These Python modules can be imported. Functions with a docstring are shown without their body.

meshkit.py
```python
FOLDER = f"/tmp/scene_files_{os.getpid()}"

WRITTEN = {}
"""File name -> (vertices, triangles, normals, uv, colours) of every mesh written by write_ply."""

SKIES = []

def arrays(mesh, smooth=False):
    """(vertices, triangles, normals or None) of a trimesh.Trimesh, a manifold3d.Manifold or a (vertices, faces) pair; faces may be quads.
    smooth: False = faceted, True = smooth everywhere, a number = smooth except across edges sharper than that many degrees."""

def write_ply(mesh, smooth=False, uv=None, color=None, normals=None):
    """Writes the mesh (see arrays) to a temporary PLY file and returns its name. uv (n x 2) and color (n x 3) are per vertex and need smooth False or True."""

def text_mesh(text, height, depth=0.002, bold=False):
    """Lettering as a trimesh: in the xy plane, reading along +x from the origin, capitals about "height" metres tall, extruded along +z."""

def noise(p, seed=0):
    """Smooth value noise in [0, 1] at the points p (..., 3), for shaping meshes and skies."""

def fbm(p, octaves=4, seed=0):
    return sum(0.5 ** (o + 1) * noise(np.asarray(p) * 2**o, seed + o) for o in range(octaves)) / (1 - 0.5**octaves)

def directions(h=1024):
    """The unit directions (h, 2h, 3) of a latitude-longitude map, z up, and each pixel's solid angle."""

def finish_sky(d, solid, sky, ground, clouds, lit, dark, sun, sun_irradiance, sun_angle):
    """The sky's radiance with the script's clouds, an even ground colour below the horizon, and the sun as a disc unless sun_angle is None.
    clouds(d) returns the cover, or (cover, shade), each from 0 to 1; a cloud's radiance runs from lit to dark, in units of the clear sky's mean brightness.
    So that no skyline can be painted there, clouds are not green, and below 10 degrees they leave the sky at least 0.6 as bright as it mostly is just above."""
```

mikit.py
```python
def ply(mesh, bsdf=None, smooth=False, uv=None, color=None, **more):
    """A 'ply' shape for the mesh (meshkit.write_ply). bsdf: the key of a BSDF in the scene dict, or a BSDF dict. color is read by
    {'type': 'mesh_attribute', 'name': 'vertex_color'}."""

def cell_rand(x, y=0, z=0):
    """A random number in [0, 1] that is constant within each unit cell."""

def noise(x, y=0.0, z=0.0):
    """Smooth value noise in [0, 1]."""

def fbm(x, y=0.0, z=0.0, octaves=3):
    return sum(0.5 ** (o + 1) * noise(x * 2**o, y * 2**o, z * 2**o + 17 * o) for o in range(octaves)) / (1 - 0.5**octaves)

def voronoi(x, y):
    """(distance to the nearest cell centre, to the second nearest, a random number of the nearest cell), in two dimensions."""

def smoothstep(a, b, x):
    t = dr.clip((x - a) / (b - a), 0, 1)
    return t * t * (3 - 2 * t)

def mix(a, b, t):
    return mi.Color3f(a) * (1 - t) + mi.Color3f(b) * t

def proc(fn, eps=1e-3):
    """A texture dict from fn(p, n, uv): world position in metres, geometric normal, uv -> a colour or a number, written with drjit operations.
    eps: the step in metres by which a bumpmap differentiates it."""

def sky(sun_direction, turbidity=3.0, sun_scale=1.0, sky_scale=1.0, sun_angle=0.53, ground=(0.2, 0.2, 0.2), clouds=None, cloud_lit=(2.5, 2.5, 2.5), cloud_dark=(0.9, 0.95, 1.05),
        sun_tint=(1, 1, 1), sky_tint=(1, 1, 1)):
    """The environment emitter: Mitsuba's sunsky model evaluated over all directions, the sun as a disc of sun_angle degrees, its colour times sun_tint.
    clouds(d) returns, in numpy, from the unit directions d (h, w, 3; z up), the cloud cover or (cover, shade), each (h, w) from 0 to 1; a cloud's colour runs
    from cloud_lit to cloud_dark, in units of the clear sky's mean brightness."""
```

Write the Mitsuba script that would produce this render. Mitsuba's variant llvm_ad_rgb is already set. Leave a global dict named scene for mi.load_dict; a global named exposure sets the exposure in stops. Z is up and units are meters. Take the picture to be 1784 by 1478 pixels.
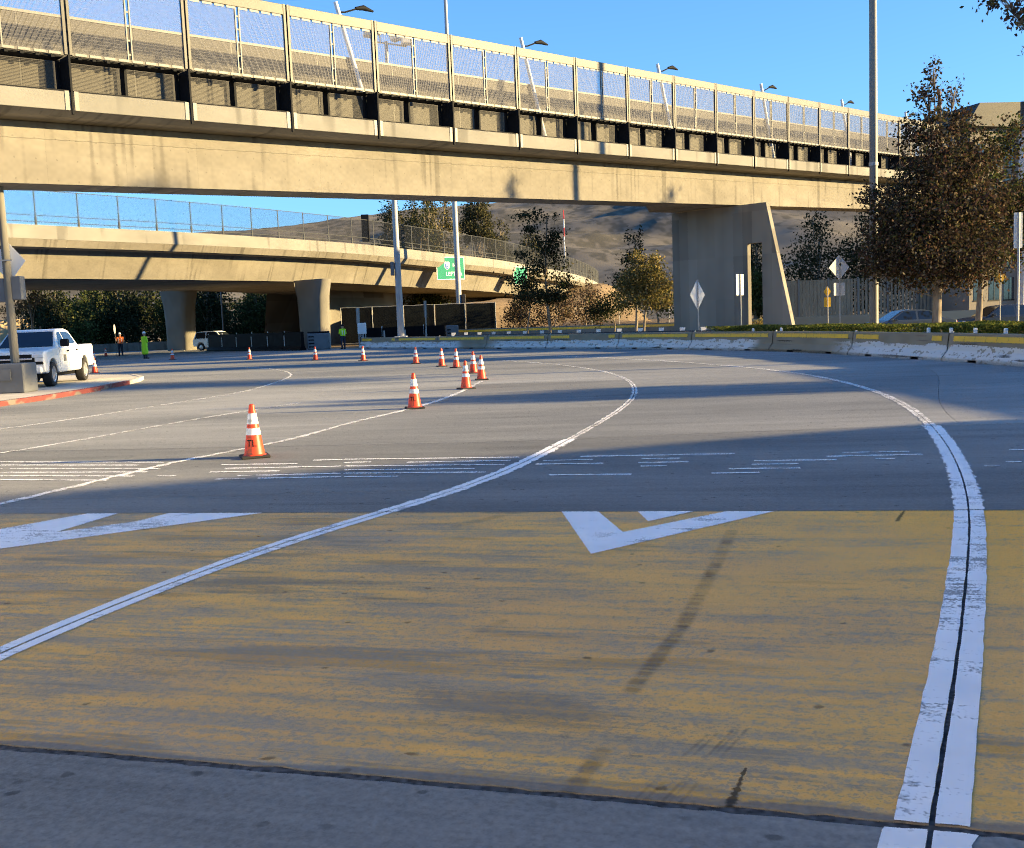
import math, random
import numpy as np, trimesh, mapbox_earcut
import drjit as dr, mitsuba as mi, mikit, meshkit
import manifold3d as m3
from mikit import noise, fbm, smoothstep, mix, voronoi, cell_rand
from shapely.geometry import Polygon, LineString, MultiPolygon, box as sbox
from shapely.ops import unary_union
from scipy.ndimage import gaussian_filter1d

T = mi.ScalarTransform4f
scene, labels = {}, {}

# ------------------------------------------------------------------ camera, sky, exposure
PITCH, ROLL = math.atan(181 / 1770), math.radians(2.3)
fw = np.array([0, math.cos(PITCH), -math.sin(PITCH)])
up0 = np.cross([1.0, 0, 0], fw)
up = math.cos(ROLL) * up0 + math.sin(ROLL) * np.array([1.0, 0, 0])
EYE = np.array([0, 0, 1.7])
scene['camera'] = dict(type='perspective', fov=2 * math.degrees(math.atan(892 / 1770)), near_clip=0.1, far_clip=9000.0,
                       to_world=T().look_at(origin=EYE.tolist(), target=(EYE + fw).tolist(), up=up.tolist()))
SUN = (0.972, -0.095, 0.212)
scene['sky'] = mikit.sky(SUN, turbidity=2.0, sun_scale=0.79, sky_scale=0.58, sun_angle=0.9, sun_tint=(0.85, 0.96, 1.07), sky_tint=(0.38, 0.68, 1.15), ground=(0.22, 0.19, 0.15))
exposure = 4.37

# ------------------------------------------------------------------ helpers
class MB:
    """Collects pieces of ONE part."""
    def __init__(self): self.v, self.f, self.n = [], [], 0
    def add(self, v, f):
        v = np.asarray(v, float); f = np.asarray(f, int)
        if f.shape[1] == 4: f = np.vstack([f[:, [0, 1, 2]], f[:, [0, 2, 3]]])
        self.v.append(v); self.f.append(f + self.n); self.n += len(v); return self
    def tri(self, m):
        if hasattr(m, 'to_mesh'):
            q = m.to_mesh(); return self.add(q.vert_properties[:, :3], q.tri_verts)
        return self.add(m.vertices, m.faces)
    def box(self, lo, hi, X=None):
        lo, hi = np.array(lo, float), np.array(hi, float)
        v = np.array([[(lo, hi)[i][0], (lo, hi)[j][1], (lo, hi)[k][2]] for i in (0, 1) for j in (0, 1) for k in (0, 1)])
        f = [[0, 1, 3, 2], [4, 6, 7, 5], [0, 4, 5, 1], [2, 3, 7, 6], [0, 2, 6, 4], [1, 5, 7, 3]]
        return self.add(v if X is None else X(v), f)
    def rbox(self, lo, hi, c=0.02, X=None):
        """box with chamfered edges"""
        lo, hi = np.array(lo, float), np.array(hi, float)
        p = []
        for i in (0, 1):
            for j in (0, 1):
                for k in (0, 1):
                    q = np.array([(lo, hi)[i][0], (lo, hi)[j][1], (lo, hi)[k][2]]); s = np.array([1 - 2 * i, 1 - 2 * j, 1 - 2 * k]) * c
                    p += [q + s * [0, 1, 1], q + s * [1, 0, 1], q + s * [1, 1, 0]]
        h = trimesh.convex.convex_hull(np.array(p))
        return self.add(h.vertices if X is None else X(np.array(h.vertices)), h.faces)
    def tube(self, pts, r, n=8, cap=True):
        p = np.asarray(pts, float); r = np.broadcast_to(np.asarray(r, float), (len(p),))
        t = np.gradient(p, axis=0); t /= np.linalg.norm(t, axis=1, keepdims=True) + 1e-9
        a = np.cross(t, np.where(np.abs(t[:, 2:]) < .9, [[0, 0, 1.]], [[1., 0, 0]])); a /= np.linalg.norm(a, axis=1, keepdims=True)
        b = np.cross(t, a); g = np.arange(n) * 2 * np.pi / n
        v = (p[:, None] + r[:, None, None] * (np.cos(g)[None, :, None] * a[:, None] + np.sin(g)[None, :, None] * b[:, None])).reshape(-1, 3)
        i, j = np.meshgrid(np.arange(len(p) - 1), np.arange(n), indexing='ij')
        f = np.stack([i * n + j, i * n + (j + 1) % n, (i + 1) * n + (j + 1) % n, (i + 1) * n + j], -1).reshape(-1, 4)
        self.add(v, f)
        if cap:
            for k in (0, len(p) - 1):
                self.add(np.vstack([v[k * n:(k + 1) * n], p[k]]), [[q, (q + 1) % n, n] for q in range(n)])
        return self
    def lathe(self, prof, c=(0, 0, 0), n=24):
        """prof: (radius, z) pairs"""
        prof = np.array(prof, float); g = np.arange(n) * 2 * np.pi / n
        v = np.stack([prof[:, None, 0] * np.cos(g), prof[:, None, 0] * np.sin(g), np.repeat(prof[:, 1:], n, 1)], -1).reshape(-1, 3) + np.array(c)
        i, j = np.meshgrid(np.arange(len(prof) - 1), np.arange(n), indexing='ij')
        return self.add(v, np.stack([i * n + j, i * n + (j + 1) % n, (i + 1) * n + (j + 1) % n, (i + 1) * n + j], -1).reshape(-1, 4))
    def prism(self, poly, d0, d1, X):
        """poly in a plane (u, w); X maps (u, depth, w) rows to the world"""
        poly = poly if hasattr(poly, 'exterior') else Polygon(poly)
        v2, f = trimesh.creation.triangulate_polygon(poly, engine='earcut')
        n = len(v2)
        v = np.vstack([np.c_[v2[:, 0], np.full(n, d0), v2[:, 1]], np.c_[v2[:, 0], np.full(n, d1), v2[:, 1]]])
        self.add(X(v), np.vstack([f, f[:, ::-1] + n]))
        for ring in [poly.exterior, *poly.interiors]:
            c = np.array(ring.coords)[:-1]; m = len(c)
            v = np.vstack([np.c_[c[:, 0], np.full(m, d0), c[:, 1]], np.c_[c[:, 0], np.full(m, d1), c[:, 1]]])
            k = np.arange(m)
            self.add(X(v), np.stack([k, (k + 1) % m, (k + 1) % m + m, k + m], -1))
        return self
    def sheet(self, poly, z=0.0, zb=None):
        for g in getattr(poly, 'geoms', [poly]):
            if g.geom_type != 'Polygon' or g.area < 1e-5: continue
            if zb is not None: self.prism(g, zb, z, lambda v: v[:, [0, 2, 1]]); continue
            v2, f = trimesh.creation.triangulate_polygon(g, engine='earcut')
            self.add(np.c_[v2, np.full(len(v2), z)], f)
        return self
    def sweep(self, path, prof, closed=True):
        """path (n,3) with prof rows (o, z): o to the path's right side"""
        path = np.asarray(path, float); t = np.gradient(path[:, :2], axis=0); t /= np.linalg.norm(t, axis=1, keepdims=True)
        nr = np.c_[t[:, 1], -t[:, 0]]; prof = np.asarray(prof, float); m, k = len(path), len(prof)
        v = np.concatenate([path[:, None, :2] + prof[None, :, :1] * nr[:, None], (path[:, None, 2:] + prof[None, :, 1:])], -1).reshape(-1, 3)
        i, j = np.meshgrid(np.arange(m - 1), np.arange(k if closed else k - 1), indexing='ij')
        self.add(v, np.stack([i * k + j, i * k + (j + 1) % k, (i + 1) * k + (j + 1) % k, (i + 1) * k + j], -1).reshape(-1, 4))
        if closed:
            try:
                _, f = trimesh.creation.triangulate_polygon(Polygon(prof), engine='earcut')
                if f.max() < k: self.add(v[:k], f); self.add(v[-k:], f)
            except Exception: pass
        return self
    def mesh(self): return np.vstack(self.v), np.vstack(self.f)

used = {}
def name(base):
    k = used.get(base, 0); used[base] = k + 1
    return base if k == 0 else '%s_%03d' % (base, k)
def tag(key, label=None, cat=None, group=None, kind=None):
    d = labels.setdefault(key, {})
    for a, b in (('label', label), ('category', cat), ('group', group), ('kind', kind)):
        if b: d[a] = b
    return key
def thing(base, label, cat, group=None): return tag(name(base), label, cat, group)
def part(parent, base, mb, mat, smooth=False, kind=None, label=None, color=None):
    key = name(parent + '__' + base) if parent else name(base)
    scene[key] = mikit.ply(mb.mesh() if isinstance(mb, MB) else mb, mat, smooth=smooth, color=color)
    if kind or label: tag(key, label, kind=kind)
    return key
def solo(base, mb, mat, label, cat, group=None, smooth=False):
    key = part(None, base, mb, mat, smooth); return tag(key, label, cat, group)
def reuse(parent, base, src, tw):
    key = name(parent + '__' + base); scene[key] = {**scene[src], 'to_world': tw}; return key
def frame(x, y, z=0.0, h=0.0):
    """local (forward, left, up) -> world, h: heading angle of forward from +x"""
    c, s = math.cos(h), math.sin(h)
    def X(v):
        v = np.asarray(v, float); return np.c_[x + c * v[:, 0] - s * v[:, 1], y + s * v[:, 0] + c * v[:, 1], z + v[:, 2]]
    return X

def mat(key, base, rough=0.7, metallic=0.0, spec=0.5, bump=None, bscale=1.0, **more):
    base = mikit.proc(base) if callable(base) else base if isinstance(base, dict) else {'type': 'rgb', 'value': list(base)}
    b = {'type': 'principled', 'base_color': base, 'roughness': rough, 'metallic': metallic, 'specular': spec, **more}
    if bump: b = {'type': 'bumpmap', 'arbitrary': mikit.proc(bump, eps=0.004), 'scale': bscale, 'bsdf': b}
    scene[key] = {'type': 'twosided', 'bsdf': b}
    return key
C3 = mi.Color3f

# ------------------------------------------------------------------ materials
def lane(p):
    g = dr.clip(0.34 - 0.0175 * p.y, 0.02, 0.3)
    return p.x, p.y + g * p.x
def concrete_road(p):
    a, b = lane(p)
    t = 0.55 * noise(a * 0.8, b * 22.0) + 0.45 * noise(a * 2.2, b * 70.0)
    big = fbm(a * 0.16 + 7, b * 0.5, octaves=4)
    f = .6 * noise(p.x * 55, p.y * 55) + .4 * noise(p.x * 140, p.y * 140)
    v, _, r = voronoi(p.x * 3.4 + p.y * .3, p.y * 4.6)
    spot = smoothstep(0.12, 0.05, v * (0.5 + 1.2 * noise(p.x * 26, p.y * 26))) * smoothstep(0.5, 0.95, r)
    k = (0.60 + 0.52 * big + 0.20 * (t - .5) + 0.36 * (f - .5) + .30 * (fbm(a * .5, b * 3.2 + 5, octaves=3) - .5)) * (1 - 0.5 * spot)
    return mix((0.192, 0.198, 0.196), (0.236, 0.234, 0.220), big) * k
def seg(p, x0, y0, x1, y1):
    dx, dy = x1 - x0, y1 - y0; L2 = dx * dx + dy * dy
    t = dr.clip(((p.x - x0) * dx + (p.y - y0) * dy) / L2, 0, 1)
    return dr.sqrt(dr.square(p.x - x0 - t * dx) + dr.square(p.y - y0 - t * dy)), t * math.sqrt(L2)
def yellow_slab(p, n, uv):
    a, b = lane(p)
    conc = concrete_road(p)
    w = .36 * fbm(a * .8 + 3, b * 2.2 + 1, octaves=4) + .34 * fbm(a * 1.5 + 3, b * 5.0 + 1, octaves=4) + .30 * fbm(a * 2.6 + 9, b * 11.0, octaves=3)
    s1, s2, s3 = noise(a * 1.6, b * 26.0), noise(a * 5.0, b * 95.0), noise(p.x * 45, p.y * 60)
    side = smoothstep(-1.5, 3.5, p.x) * 0.15 - 0.02
    wear = smoothstep(0.39, 0.66, 0.62 * w + 0.2 * s1 + 0.13 * s2 + 0.1 * s3 - side)
    rub = smoothstep(0.62, 0.75, fbm(a * 1.1 + 40, b * 5.0, octaves=3) + 0.12 * (s2 - .5) - side)
    y = mix((0.79, 0.43, 0.095), (0.68, 0.38, 0.12), noise(a * .7 + 9, b * 1.7)) * (0.86 + 0.2 * s3 + 0.14 * (s2 - .5))
    y = mix(y, (0.76, 0.375, 0.045), smoothstep(2.2, 4.0, p.x) * .7)
    c = mix(y, mix(conc, (0.44, 0.34, 0.19), 0.55), wear * 0.76)
    c = c * (1 - 0.25 * rub)
    s4 = noise(p.x * 120, p.y * 150)
    chip = smoothstep(.60, .72, .42 * s4 + .28 * s3 + .42 * w + .10 * s2 - side * .5)
    c = mix(c, conc, chip * .5) * (.90 + .2 * s4)
    d1, _ = seg(p, -2.22, 4.13, .56, 3.37); d2, _ = seg(p, .56, 3.37, 4.5, 2.25); d3, _ = seg(p, -14, 7.4, -2.22, 4.13)
    dj = dr.minimum(d1, dr.minimum(d2, d3)) + .05 * (noise(a * 3, b * 20) - .5) + .02 * (s3 - .5)
    c = mix(c, conc * .8, smoothstep(.085, .05, dj) * .8)
    # tyre marks, each with its own place on the slab
    tread = (0.5 + 0.5 * smoothstep(0.3, 0.6, noise(p.y * 38 + p.x * 12))) * (.35 + .65 * smoothstep(.2, .6, fbm(p.x * 5, p.y * 3.5, octaves=3)))
    for x0, y0, x1, y1, r, k in ((1.68, 7.78, 1.26, 6.5, .055, .5), (1.26, 6.5, .89, 5.42, .055, .42), (.89, 5.42, .49, 4.47, .05, .45), (.30, 3.84, .15, 3.5, .045, .4), (-.28, 5.35, -.10, 5.64, .04, .3), (0.0, 8.9, -.5, 8.4, .07, .3)):
        d, _ = seg(p, x0, y0, x1, y1); c = c * (1 - k * smoothstep(r * 1.15, r * .4, d + .015 * (s3 - .5)) * tread)
    for x0, y0, x1, y1, r, k in ((.82, 3.64, .70, 3.36, .022, .8), (3.40, 8.62, 3.01, 7.90, .02, .75)):
        d, t = seg(p, x0, y0, x1, y1); rr = r * (.25 + .9 * t / math.hypot(x1 - x0, y1 - y0)); c = c * (1 - k * smoothstep(rr, rr * .3, d + .014 * (s3 - .5) + .006 * (s2 - .5)))
    for o, q in ((0.0, .30), (.04, .2), (.065, .34), (.13, .26), (.17, .3)):
        d, _ = seg(p, .91 - o, 4.0 - .25 * o, .53 - o, 3.39 + .1 * o); c = c * (1 - q * smoothstep(.012, .002, d) * smoothstep(.2, .7, fbm(p.x * 9 + 9 * o, p.y * 14, octaves=3)))
    v, _, r = voronoi(p.x * 2.1, p.y * 2.7)
    c = c * (1 - .6 * smoothstep(.06, .02, v * (.5 + noise(p.x * 40, p.y * 40))) * smoothstep(.72, .76, r))
    return c
def white_paint(p, n, uv):
    a, b = lane(p)
    s = noise(a * 6.0, b * 42.0); f = noise(p.x * 90, p.y * 90); w = fbm(p.x * 3.1, p.y * 2.3, octaves=4)
    wear = smoothstep(0.60, 0.80, 0.24 * s + 0.26 * f + 0.62 * w)
    return mix(C3(0.82, 0.82, 0.81) * (0.80 + .24 * w), (0.17, 0.165, 0.16), wear * 0.85)
def worn_paint(p, n, uv):
    a, b = lane(p)
    s = noise(a * 4.0, b * 50.0); f = noise(p.x * 38, p.y * 38); w = fbm(p.x * 1.1, p.y * .8, octaves=3)
    wear = smoothstep(0.50, 0.66, 0.4 * s + 0.35 * f + 0.35 * w)
    return mix(C3(0.66, 0.65, 0.62), (0.18, 0.175, 0.165), wear * 0.9)
def bridge_conc(p, n, uv):
    h = p.x * .7 + p.y * .7
    st = noise(h * 2.2, p.z * .22, 3) * noise(h * 7.0, p.z * .5, 9)
    b = fbm(p.x * .35, p.y * .35, p.z * .5, octaves=4); f = noise(p.x * 9, p.y * 9, p.z * 9); g = noise(p.x * 2.3, p.y * 2.3, p.z * 2.6)
    k = 0.78 + .30 * b + .14 * (f - .5) + .14 * (g - .5) - .30 * smoothstep(.30, .7, st)
    q = h / 2.44; jn = dr.abs(q - dr.floor(q) - .5); k = k * (1 - .16 * smoothstep(.4955, .4985, jn)) * (.95 + .1 * cell_rand(dr.floor(q), dr.floor(p.z / 1.2), 3))
    tx, tz = h / .61, p.z / .61; tx, tz = tx - dr.floor(tx) - .5, tz - dr.floor(tz) - .5
    k = k * (1 - .22 * smoothstep(.055, .03, dr.sqrt(tx * tx + tz * tz)))
    return mix((0.212, 0.193, 0.156), (0.245, 0.226, 0.188), b) * k
def pale_conc(p, n, uv):
    h = p.x * .7 + p.y * .7
    st = noise(h * 3.2, p.z * .3, 3); b = fbm(p.x * .5, p.y * .5, p.z * .8, octaves=4)
    return mix((0.215, 0.207, 0.182), (0.265, 0.256, 0.23), b) * (0.80 + .3 * b - .28 * smoothstep(.66, .9, st))
def pier_conc(p, n, uv):
    u = p.x * .71 - p.y * .70
    c = cell_rand(u / 1.22, p.z / 2.4, 2) * .30 + .24 * cell_rand(u / .61, 1, 4)
    b = fbm(p.x * .6, p.y * .6, p.z * .4, octaves=4); st = noise(u * 3.5, p.z * .25)
    return C3(0.255, 0.236, 0.20) * (0.46 + c + .38 * b - .14 * st)
def krail_conc(p, n, uv):
    b = fbm(p.x * 1.3, p.y * 1.3, p.z * 2, octaves=4); f = noise(p.x * 16, p.y * 16, p.z * 16)
    c = mix((0.215, 0.175, 0.12), (0.32, 0.27, 0.195), b)
    edge = 0.46 + .10 * (noise(p.x * 1.5, p.y * 1.5) - .5) + .05 * (f - .5)
    white = smoothstep(edge + .012, edge - .012, p.z) * smoothstep(.30, .38, noise(p.x * .16 + 2.2, p.y * .16 + .4))
    chip = smoothstep(.60, .68, .55 * noise(p.x * 4.5, p.y * 4.5, p.z * 9) + .45 * f)
    c = mix(c, (0.62, 0.61, 0.585), white * (1 - chip * .8))
    scr = noise(p.x * .7 + 5, p.y * .7, p.z * 14.0)
    scuff = smoothstep(.70, .80, scr) * smoothstep(.4, .7, noise(p.x * .9, p.y * .9, p.z * 2))
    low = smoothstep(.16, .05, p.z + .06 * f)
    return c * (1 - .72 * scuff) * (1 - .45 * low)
def hill_col(p, n, uv):
    b = fbm(p.x * .012, p.y * .008, octaves=4); s = noise(p.x * .22, p.y * .10, p.z * .2) * .55 + .45 * noise(p.x * .07 + 4, p.y * .03, p.z * .08)
    c = mix((0.150, 0.134, 0.110), (0.118, 0.107, 0.093), b)
    return mix(c, (0.082, 0.077, 0.065), smoothstep(.40, .66, s + .5 * (b - .5)))
def dirt_col(p, n, uv):
    b = fbm(p.x * .5, p.y * .5, octaves=4); f = noise(p.x * 5, p.y * 5)
    return mix((0.23, 0.165, 0.10), (0.14, 0.105, 0.065), b) * (.75 + .5 * f)
def galv(p, n, uv):
    return C3(0.36, 0.37, 0.375) * (0.8 + .4 * fbm(p.x * 3, p.y * 3, p.z * 1.2))
def bark_col(p, n, uv):
    return mix((0.16, 0.125, 0.09), (0.34, 0.29, 0.22), noise(p.x * 6, p.y * 6, p.z * 3))
def island_col(p, n, uv):
    return C3(0.36, 0.335, 0.29) * (.8 + .4 * fbm(p.x * 1.2, p.y * 1.2))

mat('m_road', lambda p, n, uv: concrete_road(p), rough=.82, spec=.25)
mat('m_road_dark', lambda p, n, uv: concrete_road(p) * .86, rough=.82, spec=.25)
mat('m_road_light', lambda p, n, uv: concrete_road(p) * 1.12, rough=.82, spec=.25)
mat('m_yellow', yellow_slab, rough=.78, spec=.25)
mat('m_white', white_paint, rough=.7, spec=.3)
mat('m_worn', worn_paint, rough=.75, spec=.3)
mat('m_seal', lambda p, n, uv: C3(0.052, 0.053, 0.055) * (.4 + 1.4 * noise(p.x * 50, p.y * 50)), rough=.9, spec=.2)
mat('m_bridge', bridge_conc, rough=.9, spec=.2)
mat('m_pale', pale_conc, rough=.9, spec=.2)
mat('m_pier', pier_conc, rough=.9, spec=.2)
mat('m_column', lambda p, n, uv: C3(0.19, 0.178, 0.15) * (.7 + .5 * fbm(p.x * .8, p.y * .8, p.z * .5, octaves=4)), rough=.9, spec=.2)
mat('m_screen', lambda p, n, uv: C3(0.010, 0.014, 0.014) * (.7 + .6 * noise(p.x * 2, p.z * 2)), rough=.9, spec=.1)
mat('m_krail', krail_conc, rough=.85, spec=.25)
mat('m_hill', hill_col, rough=1.0, spec=.0)
mat('m_dirt', dirt_col, rough=1.0, spec=.0)
mat('m_galv', galv, rough=.55, metallic=.15)
mat('m_bark', bark_col, rough=.9, spec=.1)
mat('m_island', island_col, rough=.9, spec=.2)
mat('m_sandsteel', (0.047, 0.0455, 0.041), rough=.5)
mat('m_palesteel', (0.165, 0.16, 0.145), rough=.5)
mat('m_wire', (0.20, 0.195, 0.20), rough=.6)
mat('m_panel', lambda p, n, uv: C3(0.043, 0.040, 0.034) * (.86 + .28 * noise(p.x * .8 + p.y * .8, p.z * 7)), rough=.65)
mat('m_louvre', (0.075, 0.068, 0.054), rough=.6)
mat('m_fin', (0.009, 0.010, 0.012), rough=.7, spec=.15)
mat('m_dark', (0.008, 0.008, 0.009), rough=.6, spec=.2)
mat('m_rust', (0.035, 0.031, 0.029), rough=.7)
mat('m_chain', (0.07, 0.075, 0.075), rough=.6)
mat('m_greysteel', (0.34, 0.34, 0.32), rough=.6)
mat('m_signback', (0.74, 0.74, 0.72), rough=.5)
mat('m_paintwhite', (0.78, 0.78, 0.77), rough=.4)
mat('m_yellowpanel', lambda p, n, uv: mix((0.86, 0.50, 0.02), (0.70, 0.42, 0.04), noise(p.x * 3, p.y * 3, p.z * 9)), rough=.4)
mat('m_green', (0.0, 0.235, 0.15), rough=.5, spec=.25)
mat('m_signwhite', (0.82, 0.83, 0.82), rough=.4)
mat('m_blue', (0.03, 0.12, 0.42), rough=.4)
mat('m_red', (0.55, 0.05, 0.04), rough=.5)
mat('m_redkerb', lambda p, n, uv: mix((0.175, 0.040, 0.036), (0.16, 0.14, 0.12), smoothstep(.52, .7, fbm(p.x * 2.5, p.y * 2.5, p.z * 4))), rough=.75)
mat('m_orange', lambda p, n, uv: mix((0.80, 0.058, 0.013), (0.32, 0.05, 0.025), smoothstep(.52, .78, .6 * fbm(p.x * 9, p.y * 9, p.z * 7) + .3 * noise(p.x * 40, p.y * 40, p.z * 60) + .2 * smoothstep(.25, .05, p.z))), rough=.45, clearcoat=.2)
mat('m_collar', lambda p, n, uv: C3(0.78, 0.78, 0.77) * (1 - .45 * smoothstep(.5, .75, fbm(p.x * 14, p.y * 14, p.z * 18))), rough=.4)
mat('m_rubber', (0.022, 0.021, 0.02), rough=.8)
mat('m_blackplastic', lambda p, n, uv: C3(0.004, 0.004, 0.005) * (.7 + .6 * noise(p.x * 4, p.y * 4, p.z * 4)), rough=.6, spec=.08)
mat('m_greybox', lambda p, n, uv: C3(0.16, 0.165, 0.17) * (.75 + .5 * fbm(p.x * 2, p.y * 2, p.z * 2)), rough=.8)
mat('m_carwhite', (0.80, 0.80, 0.78), rough=.22, clearcoat=1.0, clearcoat_gloss=.95)
mat('m_carnavy', (0.018, 0.024, 0.04), rough=.2, clearcoat=1.0, clearcoat_gloss=.95)
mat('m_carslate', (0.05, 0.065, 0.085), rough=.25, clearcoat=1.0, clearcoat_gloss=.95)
mat('m_glass', (0.012, 0.016, 0.02), rough=.05, spec=.9)
mat('m_chrome', (0.72, 0.72, 0.73), rough=.18, metallic=1.0)
mat('m_rim', (0.62, 0.62, 0.63), rough=.3, metallic=.7)
mat('m_lamp', (0.75, 0.76, 0.78), rough=.12, spec=.8)
mat('m_tanwall', lambda p, n, uv: C3(0.50, 0.37, 0.205) * (.85 + .3 * noise(p.x * .7, p.y * .7, p.z * 2)), rough=.85)
mat('m_build', lambda p, n, uv: C3(0.20, 0.175, 0.14) * (.85 + .3 * fbm(p.x * .5, p.y * .5, p.z * .5)), rough=.9)
mat('m_stucco', (0.70, 0.72, 0.735), rough=.9)
mat('m_lime', (0.50, 0.85, 0.02), rough=.7)
mat('m_orangecloth', (0.85, 0.20, 0.05), rough=.8)
mat('m_navycloth', (0.025, 0.03, 0.05), rough=.9)
mat('m_skin', (0.42, 0.25, 0.17), rough=.6)
mat('m_hair', (0.02, 0.015, 0.012), rough=.7)
mat('m_slat', lambda p, n, uv: C3(0.24, 0.205, 0.145) * (.85 + .3 * noise(p.x * 2, p.y * 2, p.z)), rough=.7)
for k in ('leaf',):
    scene['m_leaf'] = {'type': 'principledthin', 'base_color': {'type': 'mesh_attribute', 'name': 'vertex_color'}, 'roughness': .38, 'diff_trans': .40, 'spec_trans': 0.0, 'eta': 1.3}

# ------------------------------------------------------------------ ground, hills
g = MB(); g.add([[-3000, -600, -.10], [3000, -600, -.10], [3000, 3000, -.10], [-3000, 3000, -.10]], [[0, 1, 2, 3]])
tag(part(None, 'ground', g, 'm_dirt'), kind='structure')
xs, ys = np.arange(-1300, 1401, 8.0), np.arange(260, 2000, 8.0)
gx, gy = np.meshgrid(xs, ys)
P3 = np.stack([gx, gy, 0 * gx], -1)
rid = 1 - np.abs(2 * meshkit.fbm(P3 / np.array([330., 420., 1]), 5, 3) - 1)
u = np.clip((gy - 330) / 1150, 0, 1); u = u * u * (3 - 2 * u)
ridge = 158 + 9 * np.sin(gx / 210 + .6) + 14 * (meshkit.fbm(P3 / 260., 3, 8) - .5) + 4.5 * (meshkit.fbm(P3 / 55., 4, 5) - .5) - 10 * np.exp(-((gx + 500) / 260) ** 2)
hz = u * ridge - (1 - (2 * np.clip(u, 0, 1) - 1) ** 2) * 44 * (1 - rid) * (.6 + .8 * meshkit.fbm(P3 / 120., 3, 9)) - 2
n0, n1 = gx.shape; idx = np.arange(n0 * n1).reshape(n0, n1)
hm = MB(); hm.add(np.stack([gx, gy, hz], -1).reshape(-1, 3), np.stack([idx[:-1, :-1], idx[:-1, 1:], idx[1:, 1:], idx[1:, :-1]], -1).reshape(-1, 4))
tag(part(None, 'hills', hm, 'm_hill', smooth=True), kind='structure')

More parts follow.
